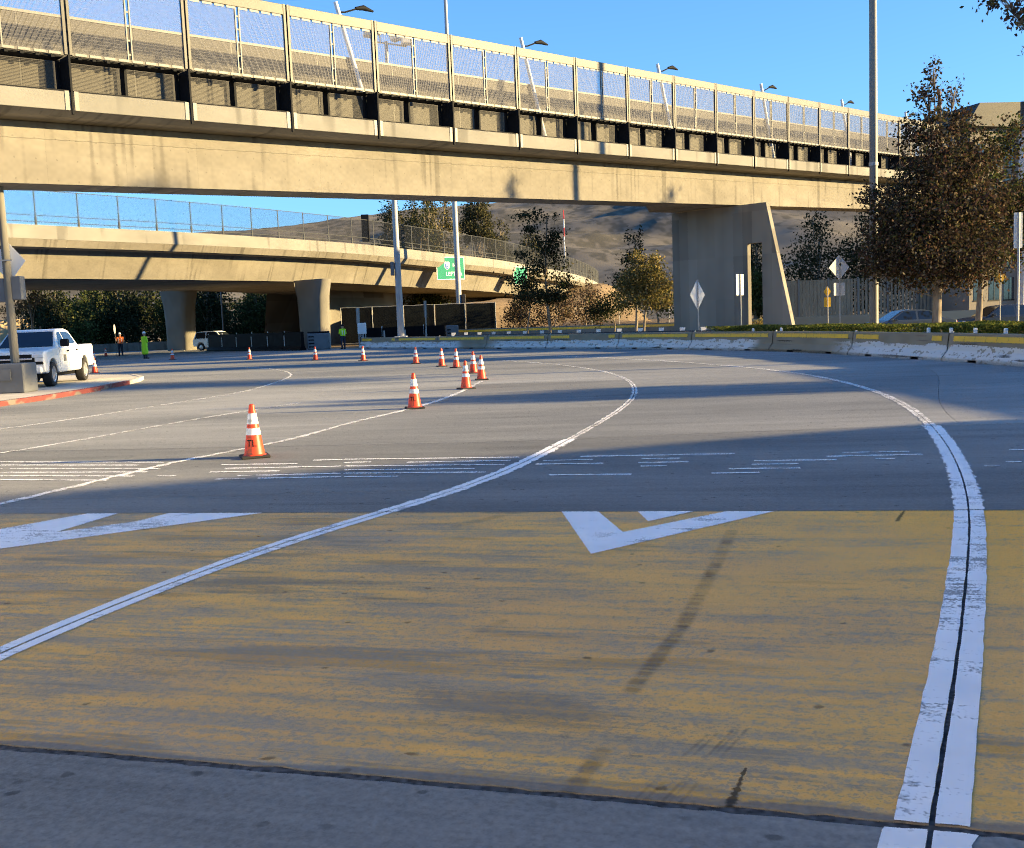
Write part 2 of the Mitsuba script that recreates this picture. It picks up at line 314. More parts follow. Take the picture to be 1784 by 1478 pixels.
# ------------------------------------------------------------------ road of concrete slabs, joints and paint
BAR = [(14.3, 14), (13.7, 20), (13.05, 25.6), (12.90, 28.1), (12.55, 31.0), (12.05, 35.0), (11.35, 39.6), (10.05, 43.6), (8.0, 48.35), (5.8, 52.6), (3.5, 56.0), (.45, 60.2), (-3.2, 65.4), (-7.7, 72.4), (-14.3, 82.0)]
def smooth_path(pts, step=0.5):
    from scipy.interpolate import CubicSpline
    p = np.array(pts, float); s = np.r_[0, np.cumsum(np.linalg.norm(np.diff(p[:, :2], axis=0), axis=1))]
    return CubicSpline(s, p)(np.arange(0, s[-1] + 1e-6, step))
barp = smooth_path(BAR, .25)
ISLAND = Polygon([(-14.4, 18), (-13.75, 22), (-13.25, 26.2), (-12.95, 28.5), (-12.95, 31.3), (-13.2, 34.8), (-13.55, 37.2), (-14.0, 38.9), (-15.2, 41.2), (-17.5, 42.9), (-22, 44.2), (-40, 45.5), (-40, 18)])
ROAD = Polygon([(-70, -14), (17, -14), (15.6, 5)] + [tuple(q) for q in barp[::6]] + [(-18, 87), (-26, 96), (-40, 112), (-60, 128), (-95, 150), (-120, 130), (-120, -14)])
ROAD = ROAD.difference(ISLAND.buffer(.02))
LEFT = [(-4.2, -3), (-3.5, 1.5), (-3.2, 3.8), (-2.89, 5.49), (-2.58, 6.34), (-2.16, 7.48), (-1.55, 8.69), (-1.08, 9.25), (-0.52, 10.25), (0.06, 11.78), (0.89, 14.5), (1.64, 17.1), (2.36, 20.06), (2.78, 22.57), (3.09, 26.19), (3.06, 29.87), (2.79, 32.5), (1.6, 38), (-.5, 44)]
RIGHT = [(-.9, -3), (.3, 1.0), (1.26, 3.08), (1.61, 3.74), (2.05, 4.62), (2.58, 5.75), (3.1, 6.83), (3.64, 7.98), (4.22, 9.38), (4.98, 11.41), (5.95, 14.39), (6.85, 17.9), (7.31, 20.47), (7.58, 22.99), (7.63, 26.39), (7.3, 29.5), (6.4, 34), (4.6, 40), (2, 46.5)]
DASH = [(-9.5, 2), (-6.6, 7.5), (-5.45, 10.34), (-4.99, 11.74), (-4.51, 13.33), (-3.98, 14.45), (-3.50, 15.5), (-2.93, 17.68), (-2.17, 20.05), (-1.25, 24.68), (-0.80, 29.07)]
LINE2 = [(-13, 8), (-9.6, 12.3), (-7.78, 15.33), (-7.16, 16.98), (-6.47, 19.29), (-5.55, 21.72), (-4.83, 23.34)]
LINE3 = [(-13, 14), (-9.88, 19.54), (-9.09, 21.66), (-8.31, 24.90), (-7.65, 27.64), (-7.53, 31.79), (-7.91, 36.5), (-8.7, 40.0), (-10.4, 44.3), (-12.8, 48.4)]
EDGE = [(15.0, 40), (12.2, 31), (10.41, 24.81), (7.86, 18.61), (6.3, 14.2)]
JB = [(-60, 20.4), (-10, 6.3), (-2.22, 4.13), (-.69, 3.72), (.56, 3.37), (1.58, 3.08), (17, -1.3)]
JY = [(-60, 20.6), (-5.09, 9.92), (4.13, 8.12), (17, 5.6)]
JM = [(-60, 24), (-7.9, 15.57), (-3.47, 14.77), (.05, 14.2), (2.36, 14.25), (4.91, 14.2), (7.09, 13.98), (17, 13)]
JL = [(-40, 14.3), (-5.51, 10.76), (-3.59, 10.53), (-1.76, 10.38), (-.5, 10.3)]
JF = [[(-60, y + 6), (-5, y + .8), (5, y), (18, y - .8)] for y in (20.5, 27.0, 34.5, 43.0, 53.0, 66.0)]
rng = np.random.default_rng(5)
def dense(pts, step=.25, sm=True):
    if sm: return smooth_path(pts, step)
    l = LineString(pts); return np.array([l.interpolate(s).coords[0] for s in np.arange(0, l.length, step)])
def ribbon(c, w, jit=0.0):
    """polygon of a line of width w with ragged edges"""
    t = np.gradient(c, axis=0); t /= np.linalg.norm(t, axis=1, keepdims=True); nr = np.c_[t[:, 1], -t[:, 0]]
    w = np.broadcast_to(w, (len(c),))
    def edge():
        r_ = rng.standard_normal(len(c)); e = .75 * r_ + .7 * gaussian_filter1d(rng.standard_normal(len(c)), 6.0) - 1.6 * (rng.random(len(c)) < .10) * rng.random(len(c))
        return w / 2 + jit * e
    a = c + nr * edge()[:, None]; b = c - nr * edge()[:, None]
    return Polygon(np.vstack([a, b[::-1]])).buffer(0)
left_c, right_c, dash_c, l2_c, l3_c = (dense(q, .12) for q in (LEFT, RIGHT, DASH, LINE2, LINE3))
left_c, right_c = (gaussian_filter1d(q, 10, axis=0, mode='nearest') for q in (left_c, right_c))
jb_c = dense(JB, .06, False)
joints = [ribbon(jb_c, .05, .005), ribbon(dense(JY, .1, False), .028, .002), ribbon(dense(JM, .1, False), .02, .002), ribbon(dense(JL, .1, False), .012, .001)]
joints += [ribbon(left_c, .017, .0015), ribbon(right_c, np.clip(.020 - .0005 * right_c[:, 1], .009, .020), .0018), ribbon(dash_c, .012), ribbon(l2_c, .012), ribbon(l3_c, .012), ribbon(dense(EDGE, .2), .009, .001)]
joints += [ribbon(dense(q, .4, False), .018) for q in JF]
cuts = unary_union(joints)
rb = MB(); rb.sheet(ROAD, -.006)
tag(part(None, 'road', rb, 'm_seal'), kind='structure')
slabs = [q for q in ROAD.difference(cuts).geoms if q.area > .01]
yb, bb = LineString(JY), LineString(JB)
below_y = Polygon([*JY, (17, -60), (-60, -60)]); above_b = Polygon([*JB, (17, 60), (-60, 60)])
mid_row = Polygon([*JM, (17, 0), (-60, 0)]).difference(below_y)
slabs.sort(key=lambda q: q.centroid.y)
for q in slabs:
    c = q.representative_point(); painted = below_y.contains(c) and above_b.contains(c)
    m = MB(); m.sheet(q.simplify(.0015), 0.0, -.06)
    tone = 'm_road_dark' if mid_row.contains(c) else ('m_road', 'm_road_light', 'm_road', 'm_road_dark', 'm_road_light')[int(q.area * 977) % 5]
    part('road', 'slab', m, 'm_yellow' if painted else tone, label='worn yellow painted concrete slab' if painted else None)
near = below_y.intersection(above_b.buffer(.02)); mid = Polygon([*JM, (17, 0), (-60, 0)]).difference(below_y)
def mark(base, poly, m='m_white', z=.004, label=None):
    mb = MB(); mb.sheet(poly.difference(unary_union(joints[:6])), z)
    part('road', base, mb, m, label=label)
for c, w in ((left_c, .185), (right_c, .225)):
    smooth_r = ribbon(c, w, .003)
    fine = dense(c[::4], .05)
    ragged = ribbon(fine, w * 1.03, .014)
    y = lambda a, b: sbox(-60, a, 30, b)
    mark('lane_line', smooth_r.intersection(near), label='solid white lane line across the yellow slab')
    mark('lane_line', ragged.intersection(mid), 'm_white', label='ragged white lane line across the grey slab')
    far_ = ribbon(c, w * .62, .012).difference(near).difference(mid).intersection(sbox(-60, 14.0, 30, 60))
    off = ribbon(c, .03, .004)
    mark('lane_line', far_, 'm_worn', label='worn white lane line curving away')
mark('lane_line', ribbon(right_c, .25, .02).intersection(sbox(0.6, 2.70, 2.5, 3.6)).difference(above_b), 'm_white')
for c, w in ((dash_c, .12), (l2_c, .085), (l3_c, .085)):
    mark('lane_line', ribbon(c, w, .022).difference(near).intersection(sbox(-60, 8.6, 30, 60)), 'm_worn', label='thin worn white lane line')
for pts in ([(.405, 8.86), (.53, 7.18), (2.19, 8.47), (1.80, 8.55), (.84, 7.88), (.72, 8.80)], [(1.06, 8.74), (1.09, 8.26), (1.53, 8.61)],
            [(-4.14, 9.71), (-5.6, 7.95), (-4.24, 8.20), (-2.36, 9.36), (-3.01, 9.49), (-4.05, 8.82), (-3.82, 9.65)], [(-3.30, 9.55), (-3.48, 9.17), (-3.04, 9.50)]):
    mark('arrow_marking', Polygon(pts).buffer(0).intersection(near), label='pale painted arrow tip on the yellow slab')
STRIPES = [(-7.23,14.21,-4.61,13.40),(-7.04,13.83,-4.88,13.22),(-6.86,13.47,-4.46,12.79),(-6.65,13.05,-4.54,12.53),(-6.49,12.73,-4.61,12.21),(-6.31,12.37,-4.78,11.93),(-4.30,12.14,-4.04,12.07),(-3.76,12.95,-2.71,12.73),(-3.60,12.57,-2.07,12.34),(-3.71,12.29,-2.80,12.14),(-3.26,11.88,-1.98,11.73),(-3.46,11.67,-3.08,11.61),(-2.96,11.61,-1.93,11.46),(-2.59,13.01,-2.17,12.98),(-2.18,12.98,0.10,12.51),(-2.13,12.68,-1.78,12.62),(-1.32,12.46,0.01,12.25),(-2.07,12.34,-0.10,11.93),(-2.02,12.01,-0.42,11.68),(-1.98,11.73,-0.31,11.38),(-1.93,11.46,-1.26,11.31),(0.82,12.36,2.12,12.14),(0.36,12.12,0.97,12.06),(0.26,11.85,1.08,11.69),(0.38,10.99,1.29,10.79),(1.52,11.94,1.99,11.86),(1.44,11.64,2.01,11.54),(1.43,11.36,1.76,11.30),(2.01,12.18,2.69,12.04),(1.91,11.57,2.05,11.53),(3.59,11.53,4.67,11.40),(3.85,11.79,4.62,11.64),(2.73,11.43,3.63,11.24),(4.03,11.19,4.24,11.16),(2.64,11.16,3.15,11.06),(2.33,10.90,3.10,10.76),(2.09,10.65,2.63,10.56),(5.66,11.48,5.81,11.44),(5.20,10.62,5.37,10.58),(4.87,10.40,5.04,10.38)]
for x0, y0, x1, y1 in STRIPES:
    c = dense([(x0, y0), (x1, y1)], .05, False)
    if len(c) > 2: mark('stripe_marking', ribbon(c, .062, .009), 'm_white')

# traffic island with red kerb
IZ = .12
kerb_ring = ISLAND.difference(ISLAND.buffer(-.16))
m = MB(); m.sheet(ISLAND.buffer(-.162), IZ, -.05)
tag(part(None, 'traffic_island', m, 'm_island'), kind='structure')
for i, (a, b, k) in enumerate(((15, 22, 'm_redkerb'), (22, 28.2, 'm_redkerb'), (28.2, 31.6, 'm_redkerb'), (31.6, 35.6, 'm_redkerb'), (35.6, 42.3, 'm_island'), (42.3, 46, 'm_island'))):
    m = MB(); m.sheet(kerb_ring.intersection(sbox(-39.9, a + .004, 0, b)), IZ + .015, -.05)
    part('traffic_island', 'kerbstone', m, k, label='faded red painted kerb length' if k == 'm_redkerb' else 'bare grey kerb length')

# ------------------------------------------------------------------ footbridge across the road
TH, GR = math.radians(44.3756), .0356
B_D, B_N, B_O = np.array([math.sin(TH), math.cos(TH), GR]), np.array([math.cos(TH), -math.sin(TH), 0]), np.array([-14.431, 28.634, 0])
def B1(v):
    v = np.asarray(v, float); return B_O + v[:, :1] * B_D + v[:, 1:2] * B_N + np.c_[0 * v[:, :2], v[:, 2]]
fb = thing('footbridge', 'sandy concrete footbridge with tall mesh screens rising over the whole road', 'bridge')
S0, S1 = -22.0, 72.0
gm = MB(); gm.box((S0, -2.68, 6.21), (S1, -1.0, 7.515), B1); gm.box((S0, -2.68, 7.743), (S1, -1.0, 7.82), B1); gm.box((S0, -2.70, 7.52), (S1, -.985, 7.74), B1); gm.box((S0, -2.4, 7.823), (S1, -1.5, 8.10), B1)
gm.prism([(34.2, -2.69), (41.2, -2.69), (42, -5.6), (38.5, -5.6)], 6.24, 6.95, lambda v: B1(v[:, [0, 2, 1]]))
part(fb, 'girder', gm, 'm_bridge')
dk = MB(); dk.prism([(-3.72, 8.70), (-3.72, 8.23), (-3.2, 8.12), (-.55, 8.12), (-.035, 8.23), (-.035, 8.70)], S0, S1, lambda v: B1(v[:, [1, 0, 2]]))
part(fb, 'deck', dk, 'm_bridge')
SP, PH = 3.8, 2.765
zl0, zr0, zm1, zt = 8.79, 9.80, 11.97, 12.36
for i in range(-5, 19):
    s = PH + SP * i; e = s + SP
    if s < S0 + .5 or e > S1: continue
    m = MB(); m.rbox((s + .02, -.034, 8.22), (e - .02, 0, 8.75), .008, B1); part(fb, 'fascia_panel', m, 'm_pale')
    m = MB(); m.box((s + .1, -.64, 8.705), (e - .1, -.03, 8.80), B1); part(fb, 'sill', m, 'm_fin')
    
    for q0 in (-.20, .075): part(fb, 'cover_plate', MB().box((s + q0, .003, 8.22), (s + q0 + .125, .022, 8.77), B1), 'm_palesteel')
    m = MB(); m.box((s - .03, -.02, 8.10), (s + .03, .06, 9.80), B1); part(fb, 'bracket', m, 'm_fin')
    m = MB(); m.box((s - .115, -.05, 9.80), (s - .03, .05, zt), B1); m.box((s + .03, -.05, 9.80), (s + .115, .05, zt), B1); m.box((s - .029, -.04, 9.80), (s + .029, -.02, zt), B1); part(fb, 'post', m, 'm_sandsteel')
    m = MB(); m.prism([(-.72, 8.76), (-.02, 8.76), (-.02, 9.78), (-.55, 9.78)], s - .02, s + .02, lambda v: B1(v[:, [1, 0, 2]])); m.box((s - .10, -.74, 8.76), (s + .10, -.62, 9.78), B1); part(fb, 'fin', m, 'm_fin')
    c = (s + e) / 2
    m = MB()
    for dx in (-.085, .045): m.box((c + dx, -.045, 9.86), (c + dx + .04, .02, zm1), B1)
    for k in range(5): m.box((c - .044, -.04, 10.0 + .42 * k), (c + .044, .0, 10.05 + .42 * k), B1)
    part(fb, 'mullion', m, 'm_palesteel')
    m = MB(); m.box((c - .04, -.70, 8.78), (c + .04, -.40, 9.74), B1); part(fb, 'half_fin', m, 'm_fin')
    m = MB(); m.rbox((s + .12, -.06, zm1 + .03), (e - .12, .045, zt - .01), .012, B1); part(fb, 'top_beam', m, 'm_sandsteel')
    m = MB(); m.box((s + .12, -.055, zr0 - .02), (e - .12, .012, zr0 + .07), B1); part(fb, 'lower_rail', m, 'm_sandsteel')
    m = MB()
    for k in range(8):
        a = s + .2 + k * .435; m.box((a, .013, zr0 - .01), (a + .34, .03, zr0 + .065), B1); m.box((a, .02, zm1 - .045), (a + .34, .035, zm1 + .025), B1)
    part(fb, 'clip_strip', m, 'm_palesteel', kind='stuff')
    m = MB()
    for k in range(8): m.box((s + .3 + k * .43, -.10, 9.70), (s + .40 + k * .43, -.02, 9.775), B1)
    m.box((s + .12, -.66, 9.74), (e - .12, -.1, 9.775), B1)
    part(fb, 'soffit_strip', m, 'm_fin', kind='stuff')
    for a, b in ((s + .13, c - .09), (c + .09, e - .13)):
        m = MB(); nb = int((b - a) / .032)
        for x in np.linspace(a, b, nb): m.box((x, -.012, zr0 + .07), (x + .0068, -.0055, zm1 + .02), B1)
        for z in np.arange(zr0 + .1, zm1, .1): m.box((a, -.018, z), (b, -.0145, z + .005), B1)
        part(fb, 'mesh_panel', m, 'm_wire', kind='stuff')
        m = MB()
        for z in np.arange(zl0 + .03, 9.72, .04): m.box((a + .06, -.69, z), (b - .06, -.683, z + .016), B1)
        part(fb, 'louvre_panel', m, 'm_louvre', kind='stuff')
    m = MB(); m.box((s + .05, -3.66, 8.705), (e - .02, -3.60, 11.86), B1); part(fb, 'back_panel', m, 'm_panel')
    m = MB(); m.box((s, -3.70, 11.863), (e - .01, -3.56, 11.95), B1); part(fb, 'back_rail', m, 'm_palesteel')
    m = MB(); m.box((s - .03, -3.72, 8.71), (s + .03, -3.59, 11.86), B1); part(fb, 'back_post', m, 'm_sandsteel')
# its pier: a tapering wall set across the bridge
m = MB()
wall = Polygon([(-5.45, -.1), (-5.45, 7.62), (.84, 7.62), (2.55, -.1)]).difference(sbox(-.36, -1, .56, 5.45))
m.prism(wall, 40.5, 40.85, lambda v: (B_O + v[:, 1:2] * B_D * [1, 1, 0] + v[:, :1] * B_N + np.c_[0 * v[:, :2], v[:, 2]]))
part(fb, 'pier', m, 'm_pier', label='grey slanted concrete pier wall with a narrow slot')

# street lamps on the bridge's far side
for k, s in enumerate((15.1, 25.78, 36.64, 47.5, 58.3, 68.9)):
    o = thing('bridge_lamp', 'leaning pale lamp post on the footbridge, %s from the left' % ('first', 'second', 'third', 'fourth', 'fifth', 'sixth')[k], 'lamp', 'lamps along the footbridge')
    b = B1([[s + 1.75, -3.45, 8.7], [s, -3.45, 14.0], [s + .1, -3.45, 13.62], [s + .45, -3.45, 13.66], [s + 1.1, -3.45, 13.90], [s + 1.5, -3.45, 13.92]])
    m = MB(); m.tube([b[0], b[1]], [.10, .085], 10); part(o, 'pole', m, 'm_paintwhite', smooth=40)
    m = MB(); m.tube(b[2:], .035, 8); part(o, 'arm', m, 'm_fin', smooth=40)
    m = MB(); m.tube(B1([[s + 1.0, -3.45, 13.89], [s + 1.4, -3.45, 13.97], [s + 1.9, -3.45, 13.90]]), [.06, .11, .04], 10); part(o, 'lamp_head', m, 'm_fin', smooth=50)

# ------------------------------------------------------------------ ramp bridge behind
RP = [(-55, 41, 9.3), (-45, 51, 9.3), (-38, 60.5, 9.3), (-32.6, 66.9, 9.3), (-29.6, 70.8, 9.3), (-26.0, 75.4, 9.3), (-20.3, 83.7, 9.3), (-17.0, 89.1, 9.3), (-13.6, 94.2, 9.23), (-8.9, 102.0, 9.0), (-4.7, 110.1, 8.82), (-.8, 118.4, 8.66), (3.2, 130, 8.45), (7.5, 143, 8.25), (12, 160, 8.0), (16, 180, 7.6), (19, 205, 7.0)]
rp = smooth_path(RP, 1.0)
rb_ = thing('ramp_bridge', 'curving concrete road bridge with chain link fence behind the footbridge', 'bridge')
m = MB(); m.sweep(rp, [(0, -.02), (.03, -.95), (-.36, -.95), (-.22, 0)]); part(rb_, 'parapet', m, 'm_pale')
m = MB(); m.sweep(rp, [(.005, -.955), (-.35, -1.45), (-1.75, -1.50), (-1.75, -1.2), (-22, -1.2), (-22, -.96)]); part(rb_, 'deck', m, 'm_bridge')
m = MB(); m.sweep(rp, [(-1.70, -1.505), (-2.75, -3.42), (-19.5, -3.42), (-20.5, -1.5)]); part(rb_, 'box_girder', m, 'm_bridge')
m = MB(); m.sweep(rp, [(-21.6, -.95), (-22, -.95), (-22, 0), (-21.8, 0)]); part(rb_, 'far_parapet', m, 'm_pale')
def pier(cx, cy, ang, wt, wb, d, z1, base):
    c, s = math.cos(ang), math.sin(ang); m = MB()
    prof = []
    for z, w in ((-.1, wb), (z1 * .45, wb * 1.03), (z1 * .75, (wb * .7 + wt * .3)), (z1, wt)):
        ring = []
        for a in np.arange(16) * math.pi / 8:
            ca, sa = math.cos(a), math.sin(a); sg = lambda t: math.copysign(abs(t) ** .55, t)
            lx, ly = sg(ca) * w / 2, sg(sa) * d / 2
            ring.append([cx + c * lx - s * ly, cy + s * lx + c * ly, z])
        prof.append(ring)
    v = np.array(prof).reshape(-1, 3); k = 16
    i, j = np.meshgrid(np.arange(3), np.arange(k), indexing='ij')
    m.add(v, np.stack([i * k + j, i * k + (j + 1) % k, (i + 1) * k + (j + 1) % k, (i + 1) * k + j], -1).reshape(-1, 4))
    part(rb_, base, m, 'm_column', smooth=50)
pier(-17.2, 91.0, -.62, 4.0, 3.0, 1.5, 5.95, 'pier')
pier(-32.8, 102.5, -.62, 5.0, 3.4, 1.7, 5.95, 'pier')
pier(-46.0, 78.0, .6, 4.6, 3.0, 2.2, 5.95, 'pier')
pier(4.0, 140, 1.1, 4.6, 3.2, 2.2, 5.5, 'pier')
i0 = int(np.argmin(np.abs(rp[:, 1] - 101)))
part(rb_, 'abutment', MB().sweep(rp[i0:], [(-11.2, -3.43), (-11.0, -9.5), (-20, -9.5), (-19, -3.43)]), 'm_pier')
b0 = np.array([-12.9, 96.0, 9.2]); part(rb_, 'sign_back', MB().rbox(b0 + [-.35, -.1, .3], b0 + [.35, .1, 2.8], .03), 'm_fin')
lp = LineString(rp[:, :2]); rs = np.r_[0, np.cumsum(np.linalg.norm(np.diff(rp[:, :2], axis=0), axis=1))]
def at_s(q):
    x, y, z = (np.interp(q, rs, rp[:, k]) for k in range(3)); x2, y2 = (np.interp(q + .2, rs, rp[:, k]) for k in range(2))
    t = np.array([x2 - x, y2 - y]); t /= np.linalg.norm(t); return np.array([x, y, z]), t
s_first = lp.project(LineString([(-31.2, 68.9), (-31.1, 68.9)]).centroid)
fpm = []
n_f = 0
q = s_first - 3.05 * 9
while q < rs[-1] - 22:
    p, t = at_s(q); p2, _ = at_s(q + 3.05); nr = np.array([t[1], -t[0], 0])
    b = p - nr * .16
    m = MB(); m.tube([b + [0, 0, -.02], b + [0, 0, 2.32]], .04, 6); part(rb_, 'fence_post', m, 'm_chain')
    part(rb_, 'post_sleeve', MB().tube([b + [0, 0, -.02], b + [0, 0, .5]], .075, 6), 'm_chain')
    b2 = p2 - nr * .16
    for z in (.20, .62, 2.28): part(rb_, 'fence_rail', MB().tube([b + [0, 0, z], b2 + [0, 0, z]], .026, 5), 'm_chain')
    m = MB(); L = np.linalg.norm(b2 - b); d = (b2 - b) / L
    for k in np.arange(-2.2, L, .10):
        for sgn in (1, -1):
            a0, a1 = max(k, 0), min(k + 2.2, L)
            if a1 - a0 < .03: continue
            z0, z1 = (a0 - k) + .05, (a1 - k) + .05
            if sgn < 0: z0, z1 = 2.3 - z0, 2.3 - z1
            m.tube([b + d * a0 + [0, 0, z0], b + d * a1 + [0, 0, z1]], .0055, 3, cap=False)
    part(rb_, 'chain_link', m, 'm_chain', kind='stuff')
    q += 3.05

# ------------------------------------------------------------------ embankment, far walls
xs, ys = np.arange(-16, 60, 1.0), np.arange(88, 190, 1.2); gx, gy = np.meshgrid(xs, ys)
P3 = np.stack([gx, gy, 0 * gx], -1)
rampx = np.interp(gy, rp[:, 1], rp[:, 0])
sst = lambda a, b, x: (lambda t: t * t * (3 - 2 * t))(np.clip((x - a) / (b - a), 0, 1))
qd = gx - rampx
hz = (3.3 * sst(98, 108, gy) + 4.0 * sst(132, 172, gy)) * (1 - sst(1.5, 11, qd)) + 1.6 * np.exp(-((gx - 8) / 13) ** 2 - ((gy - 112) / 12) ** 2) + .7 * (meshkit.fbm(P3 / 2.5, 4, 2) - .5) - .25
hz = np.where((gx <= -15) | (gx >= 58) | (gy <= 89), -.5, hz)
n0, n1 = gx.shape; idx = np.arange(n0 * n1).reshape(n0, n1)
m = MB(); m.add(np.stack([gx, gy, hz], -1).reshape(-1, 3), np.stack([idx[:-1, :-1], idx[:-1, 1:], idx[1:, 1:], idx[1:, :-1]], -1).reshape(-1, 4))
tag(part(None, 'embankment', m, 'm_dirt', smooth=True), kind='structure')

def chain_fence(label, pts, h, step, post_h=None, mesh=True, dense_=.12, m_='m_chain'):
    o = thing('chain_link_fence', label, 'fence'); l = LineString([p[:2] for p in pts]); n = int(l.length / step)
    zz = lambda s: np.interp(s, np.linspace(0, l.length, len(pts)), [p[2] if len(p) > 2 else 0 for p in pts])
    for k in range(n + 1):
        a = np.r_[l.interpolate(k * step).coords[0], zz(k * step)]
        m = MB(); m.tube([a, a + [0, 0, h]], .04, 6); part(o, 'post', m, 'm_greysteel')
        if k == n: break
        b = np.r_[l.interpolate((k + 1) * step).coords[0], zz((k + 1) * step)]
        [part(o, 'rail', MB().tube([a + [0, 0, z], b + [0, 0, z]], .025, 5), 'm_greysteel') for z in (.1, h - .03)]
        m = MB(); L = np.linalg.norm(b - a); d = (b - a) / L
        for q in np.arange(-h, L, dense_):
            a0, a1 = max(q, 0), min(q + h, L)
            if a1 - a0 < .05: continue
            for sgn in (1, -1):
                z0, z1 = a0 - q, a1 - q
                if sgn < 0: z0, z1 = h - z0, h - z1
                m.tube([a + d * a0 + [0, 0, z0], a + d * a1 + [0, 0, z1]], .008, 3, cap=False)
        part(o, 'chain_link', m, m_, kind='stuff')
    return o
sfo = chain_fence('chain link fence with dark screening under the ramp bridge beside the black barriers', [(-15.8, 97), (-9, 97.5), (-1, 98.7)], 3.5, 2.95, dense_=.14, m_='m_fin')
for k in range(5):
    x0, x1 = -15.8 + 2.95 * k, -15.8 + 2.95 * (k + 1); y0, y1 = (np.interp(q, [-15.8, -9, -1], [97, 97.5, 98.7]) + .09 for q in (x0, x1)); a_ = math.atan2(y1 - y0, x1 - x0)
    part(sfo, 'screen', MB().box((.06, 0, .15), (2.88, .02, 3.42), frame(x0, y0, 0, a_)), 'm_screen')
chain_fence('chain link fence running behind the brown bank left of the grey pier', [(5.5, 101), (12, 104), (19, 108)], 2.6, 3.2)

m = MB(); m.sweep(smooth_path([(-75, 92, 0), (-60, 100, 0), (-45, 107, 0), (-30, 112, 0), (-22, 113, 0)], 2), [(0, 0), (-.05, .9), (-.25, .9), (-.3, 0)])
solo('median_wall', m, 'm_bridge', 'long low concrete wall under the ramp bridge behind the workers', 'wall')
def wall_panels(label, a, b, h, t, npan, mt, basename='wall'):
    o = thing(basename, label, 'wall'); a, b = np.array(a, float), np.array(b, float); d = (b - a); L = np.linalg.norm(d); d /= L; hd = math.atan2(d[1], d[0]); X = frame(a[0], a[1], 0, hd)
    for k in range(npan):
        m = MB(); m.rbox((k * L / npan + .01, -t / 2, -.1), ((k + 1) * L / npan - .01, t / 2, h), .02, X); part(o, 'panel', m, mt)
    for k in range(npan + 1):
        m = MB(); m.box((k * L / npan - .12, -t / 2 - .05, -.1), (k * L / npan + .12, t / 2 + .05, h + .1), X); part(o, 'pilaster', m, 'm_rust')
    return o
wall_panels('sunlit tan boundary wall behind the white pickup', (-80, 119), (-57.5, 131), 4.3, .3, 6, 'm_tanwall')
# second barrier and guardrail behind the first
def offset_path(off, a, b):
    t = np.gradient(barp, axis=0); t /= np.linalg.norm(t, axis=1, keepdims=True); q = barp + off * np.c_[t[:, 1], -t[:, 0]]
    return q[a:b]
K = [(0, 0), (0.0, .08), (.17, .30), (.23, .81), (.38, .81), (.44, .30), (.61, .08), (.61, 0)]
K2 = [(0, -.05), (0.0, .08), (.17, .30), (.23, 1.05), (.38, 1.05), (.44, .30), (.61, .08), (.61, -.05)]
far_line = smooth_path([(26, 66, 0), (18, 71, 0), (10, 77, 0), (4, 82.5, 0), (-1, 88, 0), (-5, 94, 0)], .5)
solo('median_wall', MB().sweep(far_line, K2), 'm_bridge', 'far concrete barrier with a dull yellow stripe behind the guardrail', 'wall')
part('median_wall_001', 'yellow_stripe', MB().sweep(far_line, [(.205, .78), (.19, .78), (.212, .96), (.228, .96)]), 'm_yellowpanel')
gl = offset_path(2.4, 0, len(barp)); cum = np.r_[0, np.cumsum(np.linalg.norm(np.diff(gl, axis=0), axis=1))]
g0 = int(np.argmin(np.abs(gl[:, 1] - 50))); g1 = int(np.argmin(np.abs(gl[:, 1] - 71)))
gr = thing('guardrail', 'dark guardrail with white spacer blocks behind the concrete barrier', 'guardrail')
gp = np.c_[gl[g0:g1:2], np.zeros(len(gl[g0:g1:2]))]
part(gr, 'rail', MB().sweep(gp, [(0, .55), (-.06, .61), (0, .67), (-.06, .74), (0, .82), (.03, .82), (.03, .55)]), 'm_rust')
for s in np.arange(cum[g0] + .5, cum[g1] - .3, 1.75):
    x, y = np.interp(s, cum, gl[:, 0]), np.interp(s, cum, gl[:, 1])
    part(gr, 'spacer_block', MB().prism([(-.13, .98), (.13, .98), (.10, .84), (.0, .66), (-.13, .66)], -.1, .1, lambda v: np.c_[x + v[:, 0], y + .28 + v[:, 1], v[:, 2]]), 'm_paintwhite')
    part(gr, 'post', MB().box((x - .06, y + .18, -.05), (x + .06, y + .30, .65)), 'm_rust')

